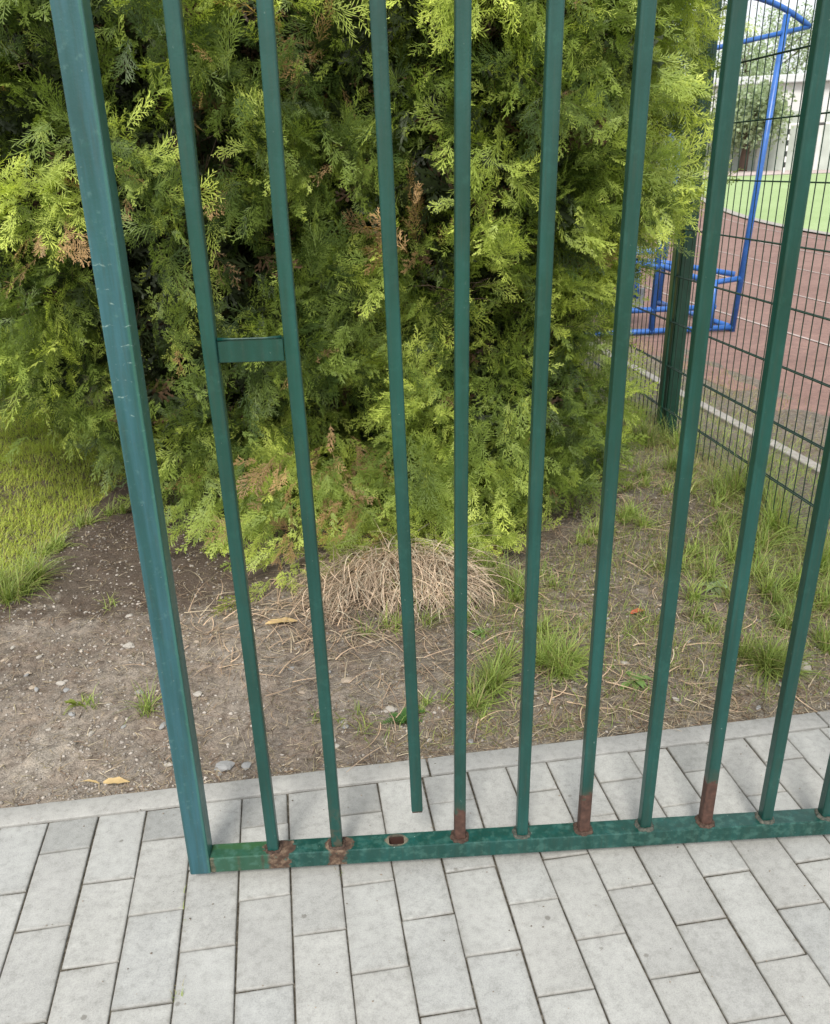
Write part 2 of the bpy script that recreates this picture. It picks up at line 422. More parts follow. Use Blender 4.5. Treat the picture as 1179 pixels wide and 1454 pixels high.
M_pink = plain('far_run_off', (.44, .36, .33), .9, nscale=.6, var=.12)

# ------------------------------------------------------------------ ground
def grid_mesh(name, xs, ys, zf, mat, kind='structure', parent=None):
    X, Y = np.meshgrid(xs, ys); Z = zf(X, Y)
    V = np.stack([X.ravel(), Y.ravel(), Z.ravel()], 1)
    nx, ny = len(xs), len(ys); i = np.arange(nx - 1)[None, :] + nx * np.arange(ny - 1)[:, None]; i = i.ravel()
    o = mesh_np(name, V, np.stack([i, i + 1, i + nx + 1, i + nx], 1), mat, smooth_sh=True)
    if kind: o['kind'] = kind
    return o
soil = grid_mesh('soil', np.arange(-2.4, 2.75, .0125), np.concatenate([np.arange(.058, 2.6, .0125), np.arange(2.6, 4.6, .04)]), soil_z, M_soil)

def field_z(X, Y):
    d = np.hypot(X, Y); return -.035 + .80 * smooth(18, 45, d)
ground = grid_mesh('ground', np.array([-320, -160, -80, -40, -20, -10, -5, -2, 0, 2, 5, 10, 15, 20, 25, 30, 35, 40, 45, 50, 60, 80, 120, 200, 400.]),
                   np.array([-200, -80, -30, -10, -4, -1, 0, 2, 5, 10, 15, 20, 25, 30, 35, 40, 45, 50, 60, 80, 120, 200, 420.]),
                   lambda X, Y: field_z(X, Y) - .075, far_ground_material())

# running track: annular sheet, centre of its bend far to the left
def arc_sheet(name, r0, r1, cx, cy, a0, a1, n, mat, dz, parent=None, kind=None, nr=6):
    th = np.radians(np.linspace(a0, a1, n)); rr = np.linspace(r0, r1, nr)
    T, Rr = np.meshgrid(th, rr); X = cx + Rr * np.cos(T); Y = cy + Rr * np.sin(T)
    V = np.stack([X.ravel(), Y.ravel(), (field_z(X, Y) + dz).ravel()], 1)
    i = (np.arange(n - 1)[None, :] + n * np.arange(nr - 1)[:, None]).ravel()
    o = mesh_np(name, V, np.stack([i, i + 1, i + n + 1, i + n], 1)[:, ::-1], mat)
    if parent: o.parent = parent
    if kind: o['kind'] = kind
    return o
def track_mat():
    g = N('red_running_track'); c = g.coord(); n1 = g.noise(c, 1.2, 5); n2 = g.noise(c, 90, 3, .8); n3 = g.noise(c, 12, 5, .65)
    b = g.ramp(n1, [(.3, (.205, .125, .105)), (.7, (.265, .165, .14))])
    b = g.mix(1, b, g.ramp(n2, [(.3, (.7, .7, .7)), (.7, (1.25, 1.25, 1.25))]), 'MULTIPLY')
    b = g.mix(1, b, g.ramp(n3, [(.3, (.75, .76, .78)), (.7, (1.15, 1.13, 1.1))]), 'MULTIPLY')
    g.col(b).set(rough=.85, spec=.25); g.bump(n2, .5, .003); return g.m
def pitch_mat():
    g = N('pitch_grass'); c = g.coord(); n1 = g.noise(c, .35, 4); n2 = g.noise(c, 25, 4, .7)
    b = g.ramp(n1, [(.3, (.27, .37, .16)), (.7, (.33, .43, .21))])
    b = g.mix(1, b, g.ramp(n2, [(.3, (.75, .75, .75)), (.7, (1.2, 1.2, 1.2))]), 'MULTIPLY')
    g.col(b).set(rough=.9, spec=.15); return g.m
M_track, M_pitch = track_mat(), pitch_mat()
# straight edge of the track runs along +Y at x = 3.15, bends slowly right: centre (cx) far on the right
TCX, TCY = 63.0, 6.0
track = arc_sheet('running_track', 60 - 7.1, 60, TCX, TCY, 100, 200, 90, M_track, .020, kind='structure', nr=8)
for k in range(5):
    r = 60 - .3 - 1.3 * (k + .9)
    arc_sheet('lane_line', r - .016, r + .016, TCX, TCY, 100, 200, 120, M_line, .026, parent=track, nr=2)
pitch = arc_sheet('pitch_grass', 5, 60 - 7.35, TCX, TCY, 60, 240, 110, M_pitch, .022, kind='structure', nr=26)
arc_sheet('track_kerb', 60 - 7.35, 60 - 7.1, TCX, TCY, 100, 200, 120, M_strip, .05, kind='structure', nr=2)

# ------------------------------------------------------------------ block paving and kerb
JN = {-3: (-0.3333, -0.017), -2: (-0.2263, -0.0117), -1: (-0.121, -0.0124), 0: (-0.0126, -0.0077), 1: (0.0922, -0.0102), 2: (0.198, -0.008), 3: (0.3009, -0.0072), 4: (0.4077, -0.0075), 5: (0.5163, 0.0037), 6: (0.6256, 0.008), 7: (0.7207, -0.0102), 8: (0.8216, -0.0098), 9: (0.9223, -0.0046), 10: (1.0321, 0.0033), 11: (1.132, -0.0029), 12: (1.2375, 0.0067), 13: (1.3387, 0.004)}
def jline(k):
    if k in JN: return JN[k]
    if k < -3: return (-.3333 + (k + 3) * .1047, -.012)
    return (1.3387 + (k - 13) * .1040, .0)
sandbm = bmesh.new(); add_box(sandbm, (.5, -1.5, -.0302), (7.5, 3.1, .05))
pavement = empty('pavement', (0, 0, 0), kind='structure')
bm_obj('joint_sand', sandbm, M_sand, pavement)
def paver_geo(k, y0, y1, far=False):
    g = .0015
    def X(kk, y): a, b = jline(kk); return a + b * y
    jit = lambda: random.uniform(-.0013, .0013)
    z = random.uniform(-.0012, .0012); tx, ty = random.uniform(-.006, .006), random.uniform(-.004, .004)
    P = [(X(k, y0) + g + jit(), y0 + g + jit()), (X(k + 1, y0) - g + jit(), y0 + g + jit()), (X(k + 1, y1) - g + jit(), y1 - g + jit()), (X(k, y1) + g + jit(), y1 - g + jit())]
    cx = sum(p[0] for p in P) / 4; cy = sum(p[1] for p in P) / 4
    vs = []
    for (ins, zz) in ((0, -.03), (0, -.0028), (.0012, -.0007), (.0034, 0)):
        for p in P:
            dx, dy = p[0] - cx, p[1] - cy
            x = p[0] - math.copysign(ins, dx); y = p[1] - math.copysign(ins, dy)
            vs.append((x, y, zz + z + tx * dx + ty * dy))
    fs = []
    for L in range(3):
        for i in range(4):
            fs.append((L * 4 + i, L * 4 + (i + 1) % 4, L * 4 + 4 + (i + 1) % 4, L * 4 + 4 + i))
    fs.append((12, 13, 14, 15))
    return vs, fs
dark_cuts = {(-3, 0), (-1, 0), (1, 0), (3, 0), (11, 0)}
rest_v, rest_f = [], []
for k in range(-34, 36):
    ys = [-.0045]; y = -.1 if k % 2 else -.2
    while y > -3.0: ys.append(y); y -= .2
    ys.append(-3.0)
    for r, (ya, yb) in enumerate(zip(ys[1:], ys[:-1])):
        vs, fs = paver_geo(k, ya, yb)
        xm = jline(k)[0]
        if -.95 < xm < 2.15 and yb > -1.05:
            if ya < -.95 and (xm < -.5 or xm > 1.7): pass
            me = bpy.data.meshes.new('paver'); me.from_pydata(vs, [], fs); me.update()
            me.materials.append(M_paver_dark if (k, r) in dark_cuts else M_paver)
            o = bpy.data.objects.new('paver', me); C.objects.link(o); o.parent = pavement
        else:
            b = len(rest_v); rest_v += vs; rest_f += [tuple(i + b for i in f) for f in fs]
o = mesh_np('paver_field', rest_v, rest_f, M_paver_far, pavement); o['kind'] = 'stuff'

kerb = empty('kerb', (0, 0, 0), kind='structure')
for k in range(-4, 5):
    x0 = .5368 + (k - 0) * 1.0388; bm = bmesh.new()
    add_box(bm, (x0 + .5194, .0285, -.06 + .0005 * random.uniform(-1, 1)), (1.0388 - .005, .060, .125), .003, 2)
    for _ in range(3):
        pass
    es = [e for e in bm.edges if abs(e.verts[0].co.x - e.verts[1].co.x) > .5]
    bmesh.ops.subdivide_edges(bm, edges=es, cuts=60)
    for v in bm.verts:
        n = mnoise.noise(v.co * 25) * .0016 + mnoise.noise(v.co * 90) * .0008
        if v.co.z > -.03: v.co.y += n; v.co.z += n * .35
    bm_obj('kerb_stone', bm, M_kerb, kerb, True)

# ------------------------------------------------------------------ the gate
G = (0.16184, -0.23398, 0); GYAW = -0.09437
gate = empty('gate', G, GYAW, label='dark green steel bar gate with one broken loose bar, standing across the pavement', category='gate')
ZT = .0624; ZB = .025; TOPZ = 1.98; GLEN = 2.36
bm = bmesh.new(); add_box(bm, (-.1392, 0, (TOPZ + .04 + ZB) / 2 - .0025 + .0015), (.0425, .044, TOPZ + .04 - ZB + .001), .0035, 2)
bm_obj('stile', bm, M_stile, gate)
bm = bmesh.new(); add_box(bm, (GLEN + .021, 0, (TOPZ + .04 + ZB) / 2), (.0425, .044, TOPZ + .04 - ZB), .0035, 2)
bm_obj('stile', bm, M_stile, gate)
# bottom rail with the socket left by the broken weld
bm = bmesh.new(); add_box(bm, ((GLEN - .118) / 2, 0, (ZT + ZB) / 2), (GLEN + .118, .0401, ZT - ZB), .0022, 2)
rail = bm_obj('bottom_rail', bm, M_rail, gate)
bm = bmesh.new(); sweep_sq(bm, [(.2605, 0, ZB + .004), (.2605, 0, ZT + .02)], .0112, .0045, 4)
for v in bm.verts: v.co.x = .2605 + (v.co.x - .2605) * 1.38
cut = bm_obj('cutter', bm, None); cut.parent = gate
md = rail.modifiers.new('b', 'BOOLEAN'); md.operation = 'DIFFERENCE'; md.object = cut; md.solver = 'EXACT'
bpy.context.view_layer.update()
me2 = bpy.data.meshes.new_from_object(rail.evaluated_get(bpy.context.evaluated_depsgraph_get()))
rail.modifiers.clear(); rail.data = me2
bpy.data.objects.remove(cut)
bm = bmesh.new(); add_box(bm, ((GLEN - .118) / 2, 0, TOPZ + .02), (GLEN + .118, .0401, .038), .0022, 2)
bm_obj('top_rail', bm, M_paint, gate)

BP = {0: [(-0.0039, 1.5565), (-0.0062, 1.2779), (-0.005, 1.08), (-0.0025, 0.9642), (0.0031, 0.5819), (0.0092, ZT)],
      1: [(0.1208, 1.5555), (0.1200, 1.2752), (.1225, 1.08), (0.1254, 0.9595), (0.1323, 0.5749), (0.1389, ZT)],
      2: [(0.2738, 1.5543), (0.2799, 1.2718), (0.2870, 0.9536), (0.2958, 0.566), (0.3043, 0.1442)]}
for i in range(18):
    if i in BP:
        pts = BP[i]; a, b = pts[0], pts[1]
        top = a[0] + (a[0] - b[0]) / (a[1] - b[1]) * (TOPZ - a[1])
        pts = [(top, TOPZ)] + pts
    else:
        x = .0035 + SP * i; pts = [(x, TOPZ), (x, 1.2), (x, .6), (x, ZT)]
    pts = [(p[0], 0, p[1]) for p in pts][::-1]
    bm = bmesh.new(); sweep_sq(bm, pts, .0113, .0032, 3)
    mat = {3: M_primer, 5: M_primer, 7: M_primer, 1: M_edge}.get(i, M_paint)
    o = bm_obj('bar', bm, mat, gate)
    for p in o.data.polygons: p.use_smooth = False
    if i == 2: o['label'] = 'broken bar hanging loose above its empty socket'
    if i in (3, 5, 7): o['label'] = 'bar with bare brown primer at its foot'
    if i == 2:
        bm = bmesh.new(); add_box(bm, (pts[0][0], 0, .1425), (.0205, .0205, .006), .001)
        bm_obj('rusty_end', bm, M_weld_rust, o); continue
    # lumpy weld collar
    bm = bmesh.new(); n = 40; R0 = .0108; rings = []
    for j in range(n):
        a = 2 * math.pi * j / n; ca, sa = math.cos(a), math.sin(a)
        k = 1 / max(abs(ca), abs(sa)); k = .55 * k + .45 * 1.15
        ring = []
        fat = .0042 + .0016 * mnoise.noise(Vector((ca * 2.2, sa * 2.2, i * 7.3))) + .0008 * mnoise.noise(Vector((ca * 8, sa * 8, i * 3.1)))
        if i > 1: fat *= 1.25
        for t in range(6):
            b = math.pi * t / 5
            ring.append(bm.verts.new((pts[0][0] + ca * (R0 * k + fat * .5 + fat * math.cos(b)), sa * (R0 * k + fat * .5 + fat * math.cos(b)), ZT - .0006 + fat * 1.05 * math.sin(b))))
        rings.append(ring)
    for j in range(n):
        for t in range(5): bm.faces.new((rings[j][t], rings[(j + 1) % n][t], rings[(j + 1) % n][t + 1], rings[j][t + 1]))
    bm_obj('weld_bead', bm, M_weld_rust if i in (0, 1, 3, 5, 7) else M_weld_dark, o, True)
# short flat plate that once held the lock, between the first two bars
bm = bmesh.new(); add_box(bm, (.0576, .002, 1.0805), (.1040, .008, .0375), .0012, 1)
lp = bm_obj('cross_plate', bm, M_paint, gate)
bm = bmesh.new(); add_tube(bm, [(.0078, -.001, 1.0985), (.03, -.0025, 1.0990), (.08, -.0025, 1.0992), (.1075, -.001, 1.1)], [.0035, .0016, .0014, .003], 6)
bm_obj('weld_bead', bm, M_paint, lp, True)

# ------------------------------------------------------------------ wire mesh fence and its posts
FX, FA = 1.94928, 0.028918
def fp(t, z): return Vector((FX + t * math.sin(FA), t * math.cos(FA), z))
fence = empty('wire_fence', (FX, 0, 0), 0, label='green welded wire mesh fence running back beside the conifer', category='fence')
def child_pts(ps): return [Vector(p) - Vector((FX, 0, 0)) for p in ps]
PANELS = [(-3.02, -.53), (-.53, 1.96), (2.04, 4.5), (4.53, 7.0), (7.02, 9.5), (9.52, 12.0)]
T0 = 2.04
posts_t = [2.03 + 2.5 * k for k in range(-2, 6)]
nrm = Vector((math.cos(FA), -math.sin(FA), 0))
for t in posts_t:
    bm = bmesh.new()
    rot = Matrix.Rotation(-FA, 3, 'Z')
    add_box(bm, fp(t, 1.15) + nrm * .045 - Vector((FX, 0, 0)), (.06, .06, 2.36), .004, 2, rot)
    po = bm_obj('fence_post', bm, M_post, fence)
    bm = bmesh.new()
    add_box(bm, fp(t, 1.19) - nrm * .004 - Vector((FX, 0, 0)), (.012, .042, 2.0), .003, 1, rot)
    bm_obj('clamp_strip', bm, M_post, po)
ts_all = np.arange(-2.9, 12.0, .0525)
hz = [.2749 + .2 * k for k in range(0, 11)]
vert = []
for t in ts_all:
    vert.append(t)
order = sorted(vert, key=lambda t: abs(t - 1.2))
near = set(order[:200])
V, F = [], []
def wire_geo(t):
    b = 6; r = .0021; vs, fs = [], []
    z0, z1 = .155 + 0.0, 2.31
    p = fp(t, 0) - Vector((FX, 0, 0))
    for z in (z0, z1):
        for k in range(b):
            a = 2 * math.pi * k / b; vs.append((p.x + r * math.cos(a), p.y + r * math.sin(a), z))
    fs = [(k, (k + 1) % b, b + (k + 1) % b, b + k) for k in range(b)]
    return vs, fs
wm = None
for t in vert:
    vs, fs = wire_geo(t)
    if t in near:
        if wm is None:
            p = fp(t, 0) - Vector((FX, 0, 0)); wm = bpy.data.meshes.new('upright_wire')
            wm.from_pydata([(a - p.x, c - p.y, d) for a, c, d in vs], [], fs); wm.materials.append(M_wire)
            wm.polygons.foreach_set('use_smooth', [True] * len(fs))
        o = bpy.data.objects.new('upright_wire', wm); C.objects.link(o); o.parent = fence
        o.location = fp(t, 0) - Vector((FX, 0, 0))
    else:
        n = len(V); V += vs; F += [tuple(i + n for i in f) for f in fs]
o = mesh_np('far_upright_wires', V, F, M_wire, fence); o['kind'] = 'stuff'
for z in hz:
    for s in (-1, 1):
        bm = bmesh.new()
        add_tube(bm, [fp(-2.9, z) + nrm * .005 * s - Vector((FX, 0, 0)), fp(12, z) + nrm * .005 * s - Vector((FX, 0, 0))], .0026, 6)
        bm_obj('cross_wire', bm, M_wire, fence, True)

# ------------------------------------------------------------------ blue players' shelter
sh = empty('team_shelter', (3.9, 5.35, 0), 0, label='blue tubular steel bench shelter with curved top on the track edge', category='shelter')
def rel(p): return Vector(p) - Vector((3.9, 5.35, 0))
def tube(name, pts, r=.024, mat=None, parent=sh):
    bm = bmesh.new(); add_tube(bm, [rel(p) for p in pts], r, 8); return bm_obj(name, bm, mat or M_blue, parent, True)
YF, YB = 5.13, 5.75
ARC = [(x, 2.28 + .21 * (1 - ((x - 3.72) / .68) ** 2) if x > 3.04 else 2.28) for x in np.linspace(3.05, 4.4, 22)]
tube('post', [(4.08, YF, -.03), (4.2, YF, 2.36)], .026)
tube('post', [(3.34, YF, .0), (3.37, YF, 2.42)], .026)
for yy in (YF, YF + 1.5):
    tube('roof_hoop', [(x, yy, z) for x, z in ARC], .022)
    tube('roof_tie', [(3.05, yy, 2.02), (4.4, yy, 2.28)], .018)
tube('post', [(4.08, YF + 1.5, -.03), (4.2, YF + 1.5, 2.36)], .026)
tube('base_rail', [(2.6, YF, .02), (4.08, YF, .02)], .024)
tube('base_rail', [(4.08, YF, .02), (4.08, YF + 1.5, .02)], .024)
tube('foot_rail', [(2.6, YF, .2), (3.9, YF, .2)], .024)
tube('bench_leg', [(3.87, YF, .03), (3.87, YF, .42)], .03)
tube('bench_leg', [(3.18, YF, .30), (3.18, YF, .6)], .024)
tube('bench_rail', [(2.7, YF - .02, .62), (3.4, YF, .55), (3.84, YF, .40), (4.1, YF, .43)], .024)
tube('bench_rail', [(2.7, YF + .45, .62), (3.6, YF + .45, .53), (4.1, YF + .1, .45)], .024)
bm = bmesh.new(); add_box(bm, rel((3.0, YF + .28, .655)), (.84, .42, .03), .006, 1); bm_obj('seat_board', bm, M_seat, sh)
bm = bmesh.new(); add_box(bm, rel((3.1, YF + .5, .20)), (.75, .04, .22), .006, 1); bm_obj('foot_board', bm, M_grey, sh)

# concrete edging strip on the far side of the fence
strip = empty('concrete_edging', (0, 0, 0), kind='structure')
for k in range(-2, 12):
    y = .2 + k * 1.0; bm = bmesh.new(); add_box(bm, (2.69 + .005 * math.sin(k * 3), y + .5, -.03), (.065, .99, .085), .004, 1)
    bm_obj('edging_stone', bm, M_strip, strip)

# ------------------------------------------------------------------ far side of the sports field
rg = math.radians
def polar(px_dir, d):   # a point on the ground d metres away in a compass direction
    return (cam.location.x + d * math.sin(px_dir), cam.location.y + d * math.cos(px_dir))
def far_box(name, cx, cy, yaw, sx, sy, z0, z1, mat, **k):
    bm = bmesh.new(); add_box(bm, (0, 0, (z0 + z1) / 2), (sx, sy, z1 - z0), .02)
    o = bm_obj(name, bm, mat); o.location = (cx, cy, 0); o.rotation_euler = (0, 0, -yaw); tag(o, **k); return o
runoff = grid_mesh('far_run_off', np.linspace(0, 90, 30), np.linspace(35, 90, 20), lambda X, Y: field_z(X, Y) + .04 + 0 * X, M_pink)
# grandstand-like long building with window band
YAW = rg(31)
bx, by = polar(rg(37), 72)
bd = empty('sports_hall', (bx, by, .7), -YAW, label='long pale hall with light roof across the field, seen through the fence', category='building')
bm = bmesh.new(); add_box(bm, (0, 0, 2.7), (70, 9, 5.4), .03); bm_obj('wall', bm, M_wallp, bd)
bm = bmesh.new(); add_box(bm, (0, 0, 5.65), (71, 10, .5), .05); bm_obj('roof', bm, M_roof, bd)
wx, wy = polar(rg(30), 56)
bd = empty('perimeter_wall', (wx, wy, .7), -YAW, label='long grey green boundary wall behind the sports pitch', category='wall')
for i in range(26):
    bm = bmesh.new(); add_box(bm, (-39 + i * 3.1, 0, 1.6), (3.04, .18, 3.2), .02); bm_obj('wall_panel', bm, M_wallg, bd)
for i in range(27):
    bm = bmesh.new(); add_box(bm, (-40.5 + i * 3.1, -.05, 1.7), (.22, .3, 3.4), .02); bm_obj('wall_pier', bm, M_wallp, bd)

# handball goal with black and white bands
gx, gy = polar(rg(31.3), 46.5)
goal = empty('handball_goal', (gx, gy, float(field_z(np.array(gx), np.array(gy))) + .02), -rg(30), label='black and white banded goal on the far side of the pitch', category='goal')
def banded(name, a, b, n):
    a, b = Vector(a), Vector(b); bm = bmesh.new(); add_box(bm, (0, 0, 0), (.01, .01, .01)); bm.free()
    first = None
    for i in range(n):
        bm = bmesh.new(); p = a.lerp(b, i / n); q = a.lerp(b, (i + 1) / n)
        add_tube(bm, [p, q], .07, 6); o = bm_obj(name, bm, M_black if i % 2 else M_white, goal)
banded('goal_post', (0, 0, 0), (0, 0, 2.15), 9); banded('crossbar', (.07, 0, 2.1), (4.4, 0, 2.1), 12); banded('goal_post', (4.4, 0, 0), (4.4, 0, 2.15), 9)

# ------------------------------------------------------------------ leaf spray variants (flat scale-leaf fans)
def kite(V, F, T, p0, p1, wd, t0, t1, nrm=(0, 0, 1)):
    p0 = np.array(p0); p1 = np.array(p1); d = p1 - p0; L = np.linalg.norm(d) + 1e-9
    s = np.cross(d / L, nrm) * wd; mid = p0 + d * .55
    b = len(V); V += [p0 - s * .35, mid - s, p1, mid + s]; T += [t0, (t0 + t1) / 2, t1, (t0 + t1) / 2]
    F += [(b, b + 1, b + 2), (b, b + 2, b + 3)]
def make_spray(seed, L=.14, nside=9, nsub=5, spread=.42, wd=.0016):
    r = random.Random(seed); V, F, T = [], [], []
    bend = r.uniform(-.7, .7)
    def curve(t, y=0):   # gentle bend in plane and droop out of plane
        x = L * t; return np.array([x, bend * x * x * 1.2, -.9 * x * x])
    for i in range(3):
        kite(V, F, T, curve(i / 3), curve((i + 1) / 3), wd * .9, i / 3, (i + 1) / 3)
    for s in (-1, 1):
        for i in range(nside):
            t = (i + .5 + r.uniform(-.3, .3)) / nside * .92 + .03
            p = curve(t); prof = math.sin(min(1, t * 1.5 + .25) * math.pi * .55) * (1 - t) ** .55 + .1
            l = L * spread * prof * r.uniform(.5, 1.45)
            if r.random() < .12: continue
            ang = s * r.uniform(.45, .85) + bend * t * L * 2
            tw = r.uniform(-.5, .5)
            d = np.array([math.cos(ang), math.sin(ang), tw * .5 - .1]); d /= np.linalg.norm(d)
            e = p + d * l + np.array([l * .18, 0, -l * l * 2])
            kite(V, F, T, p, e, wd, t * .8, min(1, t * .8 + .45))
            m = max(2, int(nsub * l / (L * spread) + 1.5))
            for s2 in (-1, 1):
                for j in range(m):
                    u = (j + .6 + r.uniform(-.2, .2)) / (m + .35)
                    q = p + (e - p) * u; ll = l * .46 * (1 - u * .55) * r.uniform(.45, 1.4)
                    a2 = ang + s2 * r.uniform(.4, .75)
                    d2 = np.array([math.cos(a2), math.sin(a2), tw + r.uniform(-.2, .2)])
                    kite(V, F, T, q, q + d2 * ll, wd * .95, t * .8 + .25 * u, min(1, t * .7 + .35 + .25 * u))
    return np.array(V), np.array(F), np.array(T)
def norm(a): return a / (np.linalg.norm(a, axis=-1, keepdims=True) + 1e-9)
def spray_object(args):
    V, F, T = make_spray(**args); me = bpy.data.meshes.new('leaf_spray')
    me.vertices.add(len(V)); me.vertices.foreach_set('co', V.astype(np.float32).ravel())
    me.loops.add(F.size); me.loops.foreach_set('vertex_index', F.astype(np.int32).ravel())
    me.polygons.add(len(F)); me.polygons.foreach_set('loop_start', np.arange(0, F.size, 3, dtype=np.int32)); me.update(calc_edges=True)
    me.attributes.new('tip', 'FLOAT', 'POINT').data.foreach_set('value', T.astype(np.float32)); me.materials.append(M_foliage)
    return bpy.data.objects.new('leaf_spray', me)
VAR = [spray_object(dict(seed=i, L=.115 + .016 * (i % 4), nside=7 + i % 3, nsub=3 + i % 2, spread=.27 + .05 * (i % 4), wd=.00155)) for i in range(16)]
COARSE = [spray_object(dict(seed=50 + i, L=.16, nside=5, nsub=2, spread=.5, wd=.0055)) for i in range(4)]

def spray_group(name, variants):
    """node group: one leaf spray on every point, picked by the point's index attribute"""
    ng = bpy.data.node_groups.new(name, 'GeometryNodeTree')
    ng.interface.new_socket('Geometry', in_out='INPUT', socket_type='NodeSocketGeometry'); ng.interface.new_socket('Geometry', in_out='OUTPUT', socket_type='NodeSocketGeometry')
    nn = ng.nodes; gi, go = nn.new('NodeGroupInput'), nn.new('NodeGroupOutput'); g2 = nn.new('GeometryNodeGeometryToInstance')
    for o in reversed(variants):
        oi = nn.new('GeometryNodeObjectInfo'); oi.inputs['Object'].default_value = o; ng.links.new(oi.outputs['Geometry'], g2.inputs[0])
    def na(nm, t):
        a = nn.new('GeometryNodeInputNamedAttribute'); a.data_type = t; a.inputs['Name'].default_value = nm; return a.outputs['Attribute']
    ip = nn.new('GeometryNodeInstanceOnPoints'); e2 = nn.new('FunctionNodeEulerToRotation')
    ng.links.new(gi.outputs[0], ip.inputs['Points']); ng.links.new(g2.outputs[0], ip.inputs['Instance'])
    ip.inputs['Pick Instance'].default_value = True
    ng.links.new(na('pick', 'INT'), ip.inputs['Instance Index']); ng.links.new(na('eul', 'FLOAT_VECTOR'), e2.inputs[0])
    ng.links.new(e2.outputs[0], ip.inputs['Rotation']); ng.links.new(na('size', 'FLOAT'), ip.inputs['Scale'])
    ng.links.new(ip.outputs[0], go.inputs[0]); return ng
NG_FINE = spray_group('fine_sprays', VAR); NG_COARSE = spray_group('coarse_sprays', COARSE)
def spray_cloud(name, ng, nvar, root, P, D, Nn, Sc, A, B, r):
    D = norm(D); Yv = norm(np.cross(Nn, D)); Zv = np.cross(D, Yv)
    ry = -np.arcsin(np.clip(D[:, 2], -1, 1)); rz = np.arctan2(D[:, 1], D[:, 0]); rx = np.arctan2(Yv[:, 2], Zv[:, 2])
    me = bpy.data.meshes.new(name); n = len(P); me.vertices.add(n); me.vertices.foreach_set('co', P.astype(np.float32).ravel())
    me.attributes.new('eul', 'FLOAT_VECTOR', 'POINT').data.foreach_set('vector', np.stack([rx, ry, rz], 1).astype(np.float32).ravel())
    me.attributes.new('size', 'FLOAT', 'POINT').data.foreach_set('value', Sc.astype(np.float32))
    me.attributes.new('pick', 'INT', 'POINT').data.foreach_set('value', r.integers(0, nvar, n).astype(np.int32))
    me.attributes.new('colA', 'FLOAT_VECTOR', 'POINT').data.foreach_set('vector', A.astype(np.float32).ravel())
    me.attributes.new('colB', 'FLOAT_VECTOR', 'POINT').data.foreach_set('vector', B.astype(np.float32).ravel())
    me.materials.append(M_foliage)
    o = bpy.data.objects.new(name, me); C.objects.link(o); o.parent = root; o['kind'] = 'stuff'
    md = o.modifiers.new('sprays', 'NODES'); md.node_group = ng; return o

